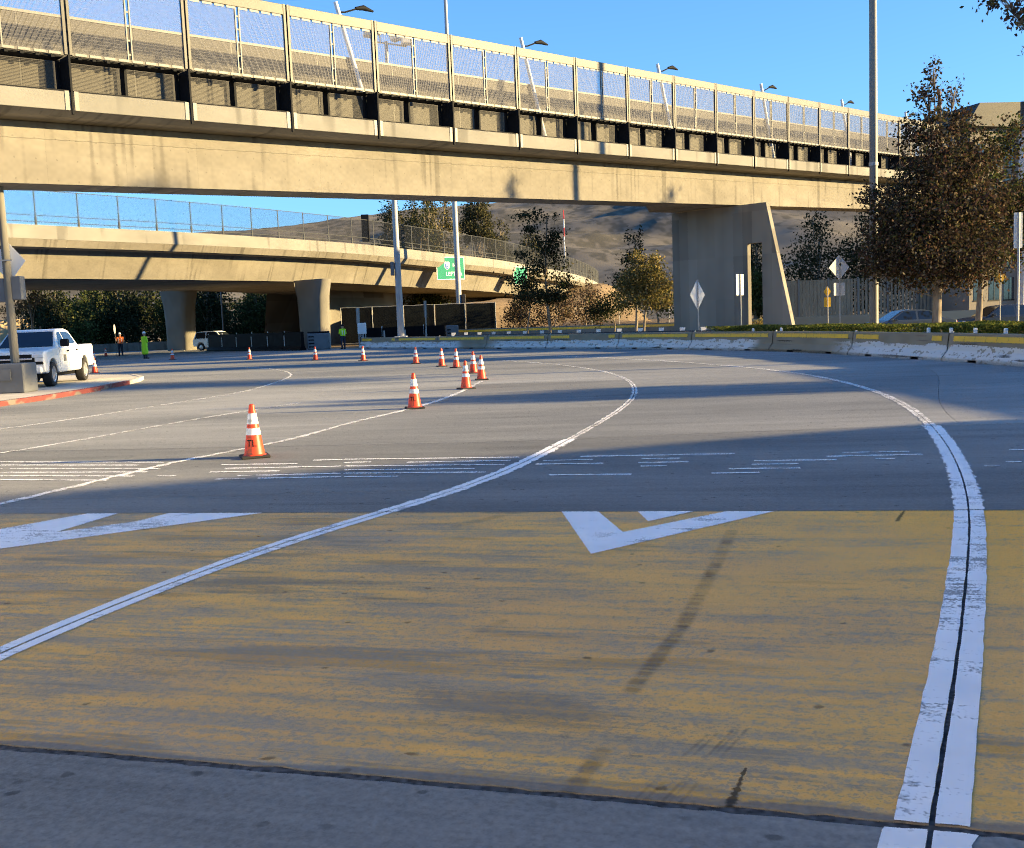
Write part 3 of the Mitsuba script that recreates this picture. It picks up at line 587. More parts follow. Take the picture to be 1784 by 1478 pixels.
# ------------------------------------------------------------------ concrete barriers along the curve
cumb = np.r_[0, np.cumsum(np.linalg.norm(np.diff(barp, axis=0), axis=1))]
def bp(s0, s1, n=13):
    s = np.linspace(s0, s1, n); return np.c_[np.interp(s, cumb, barp[:, 0]), np.interp(s, cumb, barp[:, 1]), 0 * s]
ORD = ['first', 'second', 'third', 'fourth', 'fifth', 'sixth', 'seventh', 'eighth', 'ninth', 'tenth', 'eleventh', 'twelfth', 'thirteenth', 'fourteenth', 'fifteenth', 'sixteenth']
s, k = cumb[int(np.argmin(np.abs(barp[:, 1] - 17.8)))], 0
vis = 0
while s + 6.1 < cumb[-1] + .5:
    e = min(s + 6.06, cumb[-1]); c = bp((s + e) / 2 - .1, (s + e) / 2 + .1, 3)[1]
    if c[1] > 23:
        o = thing('concrete_barrier', 'scuffed concrete barrier segment with yellow reflector strip, %s along the curve from the right edge' % ORD[vis], 'barrier', 'concrete barriers along the outer curve'); vis += 1
    else:
        o = thing('concrete_barrier', 'concrete barrier segment just outside the right edge', 'barrier', 'concrete barriers along the outer curve')
    prof = [(0, .07), (.0, .10), (.17, .31), (.225, .79), (.245, .81), (.375, .81), (.395, .79), (.45, .31), (.62, .10), (.62, .07)]
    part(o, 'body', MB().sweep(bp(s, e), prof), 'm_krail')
    
    for a, b in ((s, s + 1.3), (s + 1.75, e - 1.75), (e - 1.3, e)): part(o, 'foot', MB().sweep(bp(a, b, 5), [(.004, -.02), (.004, .069), (.616, .069), (.616, -.02)]), 'm_krail')
    gap = (.5, 3.8) if k % 4 == 2 else (0, 0)
    for a in np.arange(s + .3, e - .5, .55):
        if gap[0] < a - s < gap[1]: continue
        part(o, 'reflector_strip', MB().sweep(bp(a, a + .54, 3), [(.180, .575), (.198, .725), (.225, .725), (.225, .575)]), 'm_yellowpanel')
    j = bp(e, e + .01, 2)[0]
    part(o, 'joint_pin', MB().tube([j + [.31, .02, .2], j + [.31, .02, .86]], .04, 6), 'm_galv')
    s = e + .05; k += 1
for yy, l in ((28.0, 'first white delineator cap from the right, just behind the concrete barrier'), (29.4, 'second white delineator cap from the right behind the concrete barrier'), (30.6, 'third white delineator cap from the right behind the concrete barrier'), (31.8, 'fourth white delineator cap from the right behind the concrete barrier'), (44.0, 'white delineator cap left of the hedge end near the pier'), (42.3, 'white delineator cap at the left end of the hedge')):
    a = barp[int(np.argmin(np.abs(barp[:, 1] - yy)))]
    solo('delineator', MB().rbox((a[0] + .68, a[1] - .05, .6), (a[0] + .77, a[1] + .05, .94), .015), 'm_paintwhite', l, 'delineator', 'white delineators behind the barrier')

# ------------------------------------------------------------------ black barriers, crash cushion
def black_barrier(x, y, hd, L, h, label):
    o = thing('plastic_barrier', label, 'barrier', 'black plastic barriers'); X = frame(x, y, 0, hd)
    m = MB(); m.prism([(0, 0), (.6, 0), (.6, .12), (.44, .35), (.42, h), (.18, h), (.16, .35), (0, .12)], .02, L - .02, lambda v: X(np.c_[v[:, 1], v[:, 0] - .3, v[:, 2]])); part(o, 'body', m, 'm_blackplastic')
    m = MB()
    for u in (.1,): m.box((u, -.155, h * .25), (u + .14, -.142, h * .82), X)
    part(o, 'reflector', m, 'm_greysteel')
    m = MB(); m.tube(X([[.0, .0, h * .5], [.0, .0, h + .1]]), .04, 6); part(o, 'pin', m, 'm_signback')
hd = math.atan2(78.64 - 92.09, -15.8 + 27.04)
for k in range(6):
    black_barrier(-27.04 + math.cos(hd) * 2.9 * k, 92.09 + math.sin(hd) * 2.9 * k, hd, 2.9, 1.45, 'black plastic barrier left of the crash cushion, %s from the left' % ORD[k])
for k in range(4):
    black_barrier(-12.7 + 1.78 * k, 88 + .35 * k, .19, 1.78, 1.5, 'black plastic barrier behind the tall grey mast, %s from the left' % ORD[k])
cc = thing('crash_cushion', 'grey ribbed crash cushion at the end of the black barriers', 'crash cushion')
X = frame(-15.65, 79.2, 0, .12)
part(cc, 'body', MB().rbox((0, 0, 0), (1.75, 1.5, 1.28), .06, X), 'm_greybox')
for k in range(4): part(cc, 'rib', MB().box((.12, -.03, .2 + .26 * k), (.55, -.003, .30 + .26 * k), X), 'm_dark')
part(cc, 'cap', MB().rbox((.05, .1, 1.283), (1.7, 1.4, 1.42), .04, X), 'm_dark')
cc = thing('crash_cushion', 'blue grey crash cushion right of the black barriers by the brown bank', 'crash cushion')
X = frame(-5.5, 90.5, 0, .1)
part(cc, 'body', MB().rbox((0, 0, 0), (1.1, 1.2, 1.45), .06, X), 'm_greybox')
for k in range(3): part(cc, 'rib', MB().box((.1, -.03, .4 + .3 * k), (.4, -.003, .52 + .3 * k), X), 'm_dark')

# ------------------------------------------------------------------ traffic cones
def cone(x, y, label, rz=0.0, h=.72, writing=None):
    o = thing('traffic_cone', label, 'traffic cone', 'orange traffic cones'); X = frame(x, y, 0, rz)
    part(o, 'base', MB().rbox((-.19, -.19, .001), (.19, .19, .035), .01, X), 'm_rubber')
    R = lambda z: .145 - (.145 - .032) * z / h
    def band(z0, z1, d): return [(R(z0) + d, z0), (R(z1) + d, z1)]
    part(o, 'body', MB().lathe([(R(.03) + .015, .035), *band(.05, h - .01, 0), (.02, h), (.0, h)], (x, y, 0), 20), 'm_orange', smooth=40)
    part(o, 'collar', MB().lathe([(R(.31) - .004, .31), *band(.31, .40, .004), (R(.40) - .004, .40)], (x, y, 0), 20), 'm_collar', smooth=40)
    part(o, 'collar', MB().lathe([(R(.455) - .004, .455), *band(.455, .60, .004), (R(.60) - .004, .60)], (x, y, 0), 20), 'm_collar', smooth=40)
    if writing:
        t = meshkit.text_mesh(writing, .085, .002, bold=True); v = np.array(t.vertices); w = v[:, 0].max()
        u = math.atan2(-y, -x) - .32
        a = u + (v[:, 0] - w / 2) / .118; z = .16 + v[:, 1]; r = .145 - (.145 - .032) * z / h + .003 + v[:, 2]
        m = MB(); m.add(np.c_[x + r * np.cos(a), y + r * np.sin(a), z], t.faces); part(o, 'lettering', m, 'm_dark')
cone(-3.48, 13.59, 'nearest traffic cone, large in the foreground with dark letters', .35, writing='TL')
cone(-1.95, 20.48, 'second nearest traffic cone, on the worn white line', .2, writing='TL')
cone(-1.13, 25.85, 'third nearest traffic cone, in front of a close pair', .5)
cone(-.83, 29.6, 'shaded traffic cone directly right of the third nearest cone', .1)
cone(-1.20, 33.6, 'pale traffic cone half hidden behind the third nearest cone', .4)
cone(-2.0, 38.2, 'right one of two shaded cones left of the close pair', .9)
cone(-2.65, 39.8, 'left one of two shaded cones left of the close pair', .3)
cone(-4.01, 43.65, 'sunlit cone in the far row below the second mast', .2)
cone(-7.16, 49.92, 'sunlit cone in the far row left of the tall grey mast', .6)
cone(-10.23, 53.77, 'sunlit cone in the far row in front of the crash cushion', .1)
cone(-15.22, 59.74, 'shaded cone in the far row in front of the black barriers', .3)
cone(-22.1, 66.9, 'shaded cone right of the worker in the lime coat', .7)
cone(-19.6, 48.1, 'sunlit cone beside the rear of the white pickup', .2)
cone(-27.9, 68.5, 'dark shaded cone just behind the cone at the pickup rear', .2)
cone(-34.4, 87.0, 'pale cone left of the worker in the orange vest', .4)

# ------------------------------------------------------------------ poles, signs
def pole(base, label, cat, x, y, z0, z1, r0, r1, mt='m_galv', seg=1):
    o = thing(base, label, cat)
    part(o, 'pole', MB().tube([[x, y, z0], [x, y, (z0 + z1) / 2], [x, y, z1]], [r0, (r0 + r1) / 2, r1], 16), mt, smooth=40); return o
o = pole('light_mast', 'tall grey floodlight mast standing behind the concrete barrier left of the green sign', 'light mast', -7.95, 75.6, .85, 22.0, .26, .12)
part(o, 'pedestal', MB().rbox((-8.75, 74.9, -.05), (-7.15, 76.3, .72), .05), 'm_pale'); part(o, 'flange', MB().rbox((-8.4, 75.15, .722), (-7.5, 76.05, .86), .02), 'm_galv')
part(o, 'box', MB().rbox((-8.45, 75.3, 5.3), (-8.2, 75.6, 6.3), .02), 'm_greybox')
part(o, 'crossarm', MB().tube([[-9.0, 75.6, 22.05], [-6.5, 75.6, 21.6]], .06, 8), 'm_galv')
for k, (dx, dz, yaw, tl) in enumerate(((-1.15, .6, .5, -.5), (-.45, .75, -1.4, .1), (.7, .25, -.8, -.4), (1.5, -.05, .2, -.4))):
    X = frame(-7.95 + dx, 75.3, 22.0 + dz, yaw)
    part(o, 'floodlight', MB().rbox((-.42, -.3, -.32), (.42, .22, .32), .1, lambda v: X(np.c_[v[:, 0], v[:, 1] + tl * v[:, 2], v[:, 2]])), 'm_paintwhite')
    part(o, 'floodlight_bracket', MB().tube([[-7.95 + dx * .9, 75.6, 21.95 - .1 * dx], [-7.95 + dx, 75.35, 22.0 + dz - .2]], .04, 6), 'm_galv')
o = pole('light_mast', 'second tall grey mast in front of the left green sign', 'light mast', -4.7, 100, 0, 42, .30, .12)
part(o, 'pedestal', MB().lathe([(.55, 0), (.55, .9), (0, .9)], (-4.7, 100, 0), 14), 'm_pale')
part(o, 'cabinet', MB().rbox((-4.36, 99.7, 1.6), (-4.05, 100.2, 4.4), .03), 'm_rust')
o = pole('light_mast', 'thick pale lamp mast rising beside the purple brown tree', 'light mast', 16.87, 47, .3, 24, .20, .15, 'm_palesteel')
part(o, 'pedestal', MB().lathe([(.34, 0), (.34, .62), (.28, .72), (0, .72)], (16.87, 47, 0), 18), 'm_pale'); part(o, 'junction_box', MB().rbox((17.12, 46.6, 0), (17.75, 47.1, .62), .03), 'm_pale')
part(o, 'band', MB().lathe([(.205, 8.0), (.205, 8.15)], (16.87, 47, 0), 16), 'm_galv')
# left edge pole with sign backs on a concrete block
PX, PY = -14.93, 30.8
o = pole('sign_pole', 'grey steel pole at the left edge carrying a diamond sign and a control box', 'pole', PX, PY, IZ + .9, 8.6, .125, .095, mt='m_column')
part(o, 'foundation', MB().rbox((PX - .46, PY - .45, IZ), (PX + .43, PY + .45, IZ + .88), .03), 'm_greybox', label='square grey concrete foundation block')
part(o, 'hatch', MB().rbox((PX - .3, PY - .515, IZ + .38), (PX + .08, PY - .501, IZ + .72), .005), 'm_greybox')
part(o, 'control_box', MB().rbox((PX + .10, PY - .05, 2.9), (PX + .40, PY + .25, 3.6), .02), 'm_greybox'); part(o, 'control_box', MB().rbox((PX - .42, PY - .05, 2.85), (PX - .10, PY + .25, 3.55), .02), 'm_greybox')
X = frame(PX, PY - .02, 4.05, 0)
part(o, 'diamond_plate', MB().prism([(-.5, 0), (0, -.62), (.52, 0), (0, .62)], .14, .15, X), 'm_signback'); part(o, 'clamp', MB().box((-.3, -.13, .0), (.25, -.10, .04), X), 'm_galv')
def sign(label, x, y, plates, post_top, pz=0.0, r=.03, yaw=0.0, mt='m_greysteel'):
    o = thing('road_sign', label, 'sign'); X = frame(x, y, 0, yaw)
    part(o, 'post', MB().tube([[x, y, pz], [x, y, post_top]], r, 8), mt)
    for base, poly, m_ in plates:
        q = Polygon(poly); q = q.buffer(-.04).buffer(.04)
        part(o, base, MB().prism(q, .04, .052, X), m_)
    return o
dia = lambda cz, w, h: [(-w, cz), (0, cz - h), (w, cz), (0, cz + h)]
rec = lambda z0, z1, w: [(-w, z0), (w, z0), (w, z1), (-w, z1)]
sign('blank white diamond sign back in front of the grey pier', 9.71, 52, [('plate', dia(2.60, .50, .77), 'm_signback')], 3.36, yaw=.55)
sign('narrow blank rectangular sign back beside the pier slot', 12.79, 56, [('plate', rec(2.55, 3.70, .27), 'm_signback')], 3.7, yaw=.5)
o = sign('diamond sign back with a square plate below, left of the purple brown tree', 15.3, 47, [('plate', dia(3.50, .55, .57), 'm_signback'), ('plate', rec(2.22, 2.80, .29), 'm_signback')], 4.05, yaw=.3)
sign('tall narrow sign plate at the right edge', 19.0, 38, [('plate', rec(3.6, 4.9, .16), 'm_signback')], 4.9, .4, .045, mt='m_galv')
o = sign('small yellow warning sign with plaque on the far fence', 18.81, 60, [('plate', dia(2.62, .22, .32), 'm_yellowpanel'), ('plaque', rec(1.72, 2.28, .2), 'm_yellowpanel')], 2.9)
sign('yellow sign glimpsed through leaves near the right edge', 22.2, 46, [('plate', dia(2.75, .30, .30), 'm_yellowpanel')], 3.0)
sign('thin dim sign post under the ramp bridge left of the tall mast', -12.3, 84, [('plate', rec(1.9, 3.2, .14), 'm_greysteel')], 3.2, r=.05)
sign('thin post with narrow plate between the two tall masts', -6.9, 86, [('plate', rec(2.2, 3.6, .13), 'm_palesteel')], 3.6, r=.05)
o = pole('lamp_post', 'thin pale pole under the ramp bridge behind the white car', 'pole', -31.2, 112, 0, 8, .09, .08, 'm_palesteel')
wb = thing('sign_board', 'white message board beside the worker in front of the flared column', 'sign')
part(wb, 'board', MB().rbox((-12.15, 82.4, 1.05), (-11.45, 82.5, 1.95), .03), 'm_paintwhite'); part(wb, 'leg', MB().box((-12.1, 82.42, 0), (-12.03, 82.49, 1.05)), 'm_galv'); part(wb, 'leg', MB().box((-11.57, 82.42, 0), (-11.5, 82.49, 1.05)), 'm_galv')

# green guide signs hung on the ramp bridge
def guide(label, cx, cy, cz, w, h, yaw, rows):
    o = thing('guide_sign', label, 'sign'); X = frame(cx, cy, cz, yaw)
    rr = sbox(-w / 2, -h / 2, w / 2, h / 2).buffer(-.12).buffer(.12)
    part(o, 'border', MB().prism(rr, 0, .03, X), 'm_signwhite'); part(o, 'panel', MB().prism(rr.buffer(-.07), -.012, .028, X), 'm_green')
    for txt, x, z, hh in rows:
        t = meshkit.text_mesh(txt, hh, .004, bold=True); v = np.array(t.vertices); m = MB(); m.add(X(np.c_[x + v[:, 0], -.016 - v[:, 2], z + v[:, 1]]), t.faces); part(o, 'lettering', m, 'm_signwhite')
    for s in (-1, 1): part(o, 'bracket', MB().box((s * w * .3 - .05, .031, h * .2), (s * w * .3 + .05, 1.1, h * .45), X), 'm_galv')
    return o, X
o, X = guide('green guide sign with blue shield on the ramp bridge, partly behind the mast', -5.75, 107.2, 7.33, 3.3, 2.35, .55, [('N', .22, .15, .34), ('LEFT LA', -.62, -.75, .36)])
sh = [(-.26, .30), (-.12, .36), (0, .31), (.12, .36), (.26, .30), (.30, 0), (.2, -.25), (0, -.40), (-.2, -.25), (-.30, 0)]
part(o, 'shield', MB().prism([(x * 1.15 - .42, z * 1.15 + .28) for x, z in sh], -.020, -.0125, X), 'm_signwhite'); part(o, 'shield_face', MB().prism([(x - .42, z + .26) for x, z in sh], -.024, -.0202, X), 'm_blue'); part(o, 'shield_band', MB().prism([(-.66, .46), (-.16, .46), (-.18, .60), (-.64, .60)], -.027, -.0242, X), 'm_signwhite')
t = meshkit.text_mesh('5', .38, .004, bold=True); v = np.array(t.vertices); m = MB(); m.add(X(np.c_[-.53 + v[:, 0], -.026 - v[:, 2], .05 + v[:, 1]]), t.faces); part(o, 'lettering', m, 'm_signwhite')
o, X = guide('green guide sign on the ramp bridge half hidden by the thin dark tree', 1.75, 124.5, 7.0, 2.7, 2.2, .9, [])

# far slatted fence and low wall on the right, cars
sf = thing('slatted_fence', 'long tan slatted steel fence behind the parked cars at right', 'fence')
p0, p1 = np.array([20.2, 79.0]), np.array([48.0, 82.0]); d = (p1 - p0); L = np.linalg.norm(d); d /= L; X = frame(p0[0], p0[1], 0, math.atan2(d[1], d[0]))
for k in range(int(L / 2.4) + 1): part(sf, 'post', MB().box((k * 2.4 - .06, -.1, 0), (k * 2.4 + .06, .0, 3.95), X), 'm_palesteel')
for k in range(int(L / .30)):
    a = k * .30; hi = 3.85
    part(sf, 'slat', MB().box((a + .02, .002, .2), (a + (.29 if a < 6.6 else .20), .05, hi), X), 'm_slat')
for z in (.6, 3.3): part(sf, 'rail', MB().box((0, .052, z), (L, .10, z + .08), X), 'm_palesteel')
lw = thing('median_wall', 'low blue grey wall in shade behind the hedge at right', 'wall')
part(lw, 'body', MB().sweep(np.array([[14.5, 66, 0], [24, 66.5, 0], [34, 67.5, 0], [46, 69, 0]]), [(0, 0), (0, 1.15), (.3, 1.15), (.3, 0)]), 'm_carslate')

def arc(cx, r, n=9, z0=0.0):
    return [(cx + r * math.cos(a), r * math.sin(a) + z0) for a in np.linspace(0, math.pi, n)]
def shell(prof, hw, inset, X, taper=None):
    """side profile (x, z) lofted across the width with rolled edges"""
    P = Polygon(prof); 
    if not P.exterior.is_ccw: prof = prof[::-1]
    p = np.array(prof, float); e = np.roll(p, -1, 0) - p; nrm = np.c_[e[:, 1], -e[:, 0]] / (np.linalg.norm(e, axis=1, keepdims=True) + 1e-9)
    vn = nrm + np.roll(nrm, 1, 0); vn /= np.linalg.norm(vn, axis=1, keepdims=True) + 1e-9
    m = MB(); rows = []
    for y, i in ((-hw, inset), (-hw + inset * .35, inset * .3), (-hw + inset * 1.2, 0), (hw - inset * 1.2, 0), (hw - inset * .35, inset * .3), (hw, inset)):
        q = p - vn * i; w = np.ones(len(q)) if taper is None else np.array([taper(z) for z in q[:, 1]])
        rows.append(np.c_[q[:, 0], y * w, q[:, 1]])
    v = np.vstack(rows); n = len(p); i, j = np.meshgrid(np.arange(5), np.arange(n), indexing='ij')
    m.add(X(v), np.stack([i * n + j, i * n + (j + 1) % n, (i + 1) * n + (j + 1) % n, (i + 1) * n + j], -1).reshape(-1, 4))
    f = mapbox_earcut.triangulate_float64(p, np.array([n], np.uint32)).reshape(-1, 3)
    m.add(X(rows[0]), f); m.add(X(rows[-1]), f)
    return m
def wheel(o, X, x, y, r, w, side):
    k = name(o + '__wheel'); n = 24; g = np.linspace(0, 2 * math.pi, n + 1)[:-1]
    m = MB(); prof = [(r * .62, -w / 2), (r * .94, -w / 2), (r, -w * .32), (r, w * .32), (r * .94, w / 2), (r * .62, w / 2)]
    v = np.array([[x + a * math.cos(t), y + b, r + a * math.sin(t)] for a, b in prof for t in g]); i, j = np.meshgrid(np.arange(5), np.arange(n), indexing='ij')
    m.add(X(v), np.stack([i * n + j, i * n + (j + 1) % n, (i + 1) * n + (j + 1) % n, (i + 1) * n + j], -1).reshape(-1, 4)); scene[k] = mikit.ply(m.mesh(), 'm_rubber', smooth=40)
    m = MB(); ys = y + side * w * .30
    for t in np.arange(6) * math.pi / 3:
        c, s = math.cos(t), math.sin(t)
        m.add(X(np.array([[x + c * q * r - s * b * r, ys + side * dd, r + s * q * r + c * b * r] for q, b, dd in ((.05, -.12, .05), (.62, -.10, .02), (.62, .10, .02), (.05, .12, .05))])), [[0, 1, 2, 3]])
    v = np.array([[x + a * math.cos(t), y + side * b, r + a * math.sin(t)] for a, b in ((r * .63, w * .49), (r * .55, w * .42), (r * .54, w * .15), (0, w * .15)) for t in g]); i, j = np.meshgrid(np.arange(3), np.arange(n), indexing='ij')
    m.add(X(v), np.stack([i * n + j, i * n + (j + 1) % n, (i + 1) * n + (j + 1) % n, (i + 1) * n + j], -1).reshape(-1, 4))
    scene[name(k + '__rim')] = mikit.ply(m.mesh(), 'm_rim', smooth=30)
def pane(o, X, poly, hw, taper, side, base='window', m_='m_glass', d=.006):
    q = Polygon(poly).buffer(-.03).buffer(.03); v2, f = trimesh.creation.triangulate_polygon(q, engine='earcut')
    m = MB()
    for e in (0, -.01): m.add(X(np.c_[v2[:, 0], side * (np.array([hw * taper(z) for z in v2[:, 1]]) + d + e), v2[:, 1]]), f)
    part(o, base, m, m_)

# white pickup
tk = thing('pickup_truck', 'white crew cab pickup truck parked on the island at left', 'pickup truck')
hd = math.atan2(-3.4, .46); wx, wy = -15.22, 33.7
lf = np.array([-math.sin(hd), math.cos(hd)]); fwd = np.array([math.cos(hd), math.sin(hd)])
ctr = np.array([wx, wy]) - fwd * 1.93 - lf * .84
X = frame(ctr[0], ctr[1], IZ, hd)
prof = [(2.86, .50), (2.95, .72), (2.94, 1.08), (2.82, 1.19), (2.0, 1.26), (1.36, 1.30), (-.98, 1.32), (-2.90, 1.34), (-2.96, 1.28), (-2.98, .62), (-2.85, .55)] + [(-1.82 + .54 * math.cos(a), .41 + .52 * math.sin(a)) for a in np.linspace(math.pi * .93, .12, 10)] + [(-1.2, .43), (1.32, .43)] + [(1.93 + .54 * math.cos(a), .41 + .52 * math.sin(a)) for a in np.linspace(math.pi - .12, .10, 10)] + [(2.52, .46)]
part(tk, 'body', shell(prof[::-1], 1.0, .07, X), 'm_carwhite', smooth=28)
tp = lambda z: 1.0 - .27 * max(0, z - 1.25) / .65
cab = [(1.50, 1.26), (.72, 1.84), (.40, 1.91), (-.50, 1.92), (-.86, 1.86), (-1.20, 1.30)]
part(tk, 'cab', shell(cab[::-1], .97, .05, X, tp), 'm_carwhite', smooth=28)
ws = [(1.44, 1.33), (.77, 1.83)]
def slope_pane(o, base, a, b, w0, w1, m_='m_glass', off=.012):
    d = np.array([b[0] - a[0], b[1] - a[1]]); d /= np.linalg.norm(d); n_ = np.array([d[1], -d[0]]); n_ = n_ if n_[1] > 0 else -n_
    a, b = np.array(a) + n_ * off, np.array(b) + n_ * off
    m = MB(); m.add(X(np.array([[a[0], -w0, a[1]], [a[0], w0, a[1]], [b[0], w1, b[1]], [b[0], -w1, b[1]]])), [[0, 1, 2, 3]]); part(o, base, m, m_)
slope_pane(tk, 'windshield', (1.43, 1.31), (.76, 1.81), .86, .70)
slope_pane(tk, 'rear_window', (-1.17, 1.38), (-.89, 1.80), .8, .68)
for sd in (-1, 1):
    pane(tk, X, [(1.05, 1.36), (.62, 1.78), (.28, 1.81), (.26, 1.37)], .97, tp, sd)
    pane(tk, X, [(.16, 1.37), (.18, 1.81), (-.52, 1.81), (-.80, 1.72), (-.98, 1.40)], .97, tp, sd)
    for x, z in ((.33, 1.12), (-.78, 1.14)): part(tk, 'door_handle', MB().rbox((x - .11, sd * 1.0 if sd > 0 else -1.035, z), (x + .11, 1.035 if sd > 0 else -1.0, z + .045), .01, X), 'm_dark')
    part(tk, 'mirror', MB().rbox((.98, 1.0 if sd > 0 else -1.27, 1.30), (1.14, 1.27 if sd > 0 else -1.0, 1.55), .03, X), 'm_dark')
    part(tk, 'mirror_glass', MB().box((.97, 1.03 if sd > 0 else -1.25, 1.32), (.979, 1.25 if sd > 0 else -1.03, 1.53), X), 'm_dark')
    
    for x in (1.22, .21, -.98): part(tk, 'door_seam', MB().box((x, sd * 1.0 - .004, .52), (x + .012, sd * 1.0 + .0045, 1.30), X), 'm_greybox')
    for x in (1.93, -1.82): wheel(tk, X, x, sd * .84, .41, .28, sd)
    part(tk, 'headlight', MB().rbox((2.70, .62 if sd > 0 else -.985, .98), (2.965, .985 if sd > 0 else -.62, 1.10), .02, X), 'm_lamp')
    part(tk, 'fog_light', MB().rbox((2.72, .66 if sd > 0 else -.97, .76), (2.968, .97 if sd > 0 else -.66, .86), .02, X), 'm_dark')
    part(tk, 'taillight', MB().rbox((-2.99, .86 if sd > 0 else -.985, .9), (-2.90, .985 if sd > 0 else -.86, 1.25), .015, X), 'm_red')
    part(tk, 'arch_liner', MB().box((1.45, sd * .60 - .04, .35), (2.42, sd * .60 + .04, .94), X), 'm_dark'); part(tk, 'arch_liner', MB().box((-2.3, sd * .60 - .04, .35), (-1.33, sd * .60 + .04, .94), X), 'm_dark')
part(tk, 'grille', MB().rbox((2.90, -.72, .80), (2.962, .72, 1.10), .02, X), 'm_dark'); part(tk, 'grille_bar', MB().rbox((2.95, -.64, .93), (2.985, .64, .985), .008, X), 'm_chrome')
part(tk, 'bumper', MB().rbox((2.84, -.92, .48), (3.02, .92, .70), .04, X), 'm_carwhite'); part(tk, 'air_intake', MB().rbox((2.9, -.55, .36), (2.99, .55, .49), .02, X), 'm_dark')
part(tk, 'rear_bumper', MB().rbox((-3.12, -.93, .52), (-2.985, .93, .70), .03, X), 'm_chrome'); part(tk, 'underbody', MB().box((-2.7, -.7, .3), (2.6, .7, .5), X), 'm_dark')
part(tk, 'bed_floor', MB().box((-2.8, -.8, 1.335), (-1.25, .8, 1.352), X), 'm_dark')
part(tk, 'license_plate', MB().box((3.021, -.16, .5), (3.03, .16, .64), X), 'm_signwhite')
part(tk, 'door_emblem', MB().box((.52, 1.001, .80), (.82, 1.006, 1.02), X), 'm_column')
part(tk, 'door_emblem', MB().box((.56, 1.0065, .84), (.78, 1.0085, .94), X), 'm_greybox')
part(tk, 'antenna', MB().tube(X([[.1, .1, 1.90], [.1, .1, 2.02]]), .03, 6), 'm_dark')

def car(base, label, x, y, hd, z, mt, L, H, kind):
    o = thing(base, label, 'car'); X = frame(x, y, z, hd); h = L / 2; r = .34 if kind == 'suv' else .32; hw = .92; bl = H * .60
    wf, wr = h - .88, -h + .92
    low = [(h - .05, .42), (h, .60), (h - .06, bl * .80), (h - .75, bl * .95), (h - 1.25, bl), (-h + .35, bl + .06), (-h + .04, bl - .02), (-h, .60), (-h + .08, .40)] + [(wr + (r + .07) * math.cos(a), r + (r + .06) * math.sin(a)) for a in np.linspace(math.pi * .95, .1, 9)] + [(wr + .5, .26), (wf - .5, .26)] + [(wf + (r + .07) * math.cos(a), r + (r + .06) * math.sin(a)) for a in np.linspace(math.pi - .1, .15, 9)]
    part(o, 'body', shell(low[::-1], hw, .08, X), mt, smooth=28)
    tp = lambda q: 1 - .24 * max(0, q - bl) / (H - bl)
    if kind == 'suv': gh = [(h - 1.25, bl - .02), (h - 1.95, H - .10), (h - 2.4, H), (-h + .75, H - .03), (-h + .28, H - .10), (-h + .10, bl)]
    else: gh = [(h - 1.15, bl - .02), (h - 2.0, H - .06), (h - 2.45, H), (-h + 1.75, H - .02), (-h + 1.35, H - .08), (-h + .45, bl)]
    part(o, 'roof', shell(gh[::-1], hw - .03, .05, X, tp), mt, smooth=28)
    a0, a1 = np.array(gh[0]), np.array(gh[1]); b0, b1 = np.array(gh[-1]), np.array(gh[-2])
    for nm, p, q, sx in (('windshield', a0, a1, 1), ('rear_window', b0, b1, -1)):
        p, q = p * .92 + q * .08, q * .95 + p * .05; m = MB(); w0, w1 = (hw - .12) * tp(p[1]), (hw - .12) * tp(q[1])
        m.add(X(np.array([[p[0] + sx * .015, -w0, p[1] + .01], [p[0] + sx * .015, w0, p[1] + .01], [q[0] + sx * .015, w1, q[1] + .01], [q[0] + sx * .015, -w1, q[1] + .01]])), [[0, 1, 2, 3]]); part(o, nm, m, 'm_glass')
    zt_, zb_ = H - .10, bl + .05
    fx = lambda z, p, q: p[0] + (q[0] - p[0]) * (z - p[1]) / (q[1] - p[1])
    for sd in (-1, 1):
        mx = (gh[1][0] + gh[-2][0]) / 2
        pane(o, X, [(fx(zb_, a0, a1) - .14, zb_), (fx(zt_, a0, a1) - .12, zt_), (mx + .05, zt_ + .02), (mx + .05, zb_)], hw - .03, tp, sd)
        pane(o, X, [(mx - .05, zb_), (mx - .05, zt_ + .02), (fx(zt_, b0, b1) + .10, zt_), (fx(zb_, b0, b1) + .16, zb_)], hw - .03, tp, sd)
        part(o, 'mirror', MB().rbox((h - 1.62, hw - .02 if sd > 0 else -hw - .16, bl + .02), (h - 1.46, hw + .16 if sd > 0 else -hw + .02, bl + .16), .03, X), mt)
        for x_ in (wf, wr): wheel(o, X, x_, sd * (hw - .12), r, .22, sd)
        part(o, 'headlight', MB().rbox((h - .35, .5 if sd > 0 else -.86, bl * .66), (h - .03, .86 if sd > 0 else -.5, bl * .78), .02, X), 'm_lamp')
        part(o, 'taillight', MB().rbox((-h - .005, .55 if sd > 0 else -.86, bl * .78), (-h + .2, .86 if sd > 0 else -.55, bl * .90), .02, X), 'm_red')
    return o
car('parked_car', 'white sport utility car half hidden behind the black barriers', -27.3, 96.2, -.35, 0, 'm_carwhite', 4.6, 1.80, 'suv')
car('parked_car', 'dark navy sedan behind the hedge at the right edge', 26.6, 55, math.pi + .05, 0, 'm_carnavy', 4.9, 1.46, 'sedan')
car('parked_car', 'slate grey car in shade behind the lamp mast', 20.8, 53.5, math.pi + .02, 0, 'm_carslate', 4.8, 1.42, 'sedan')

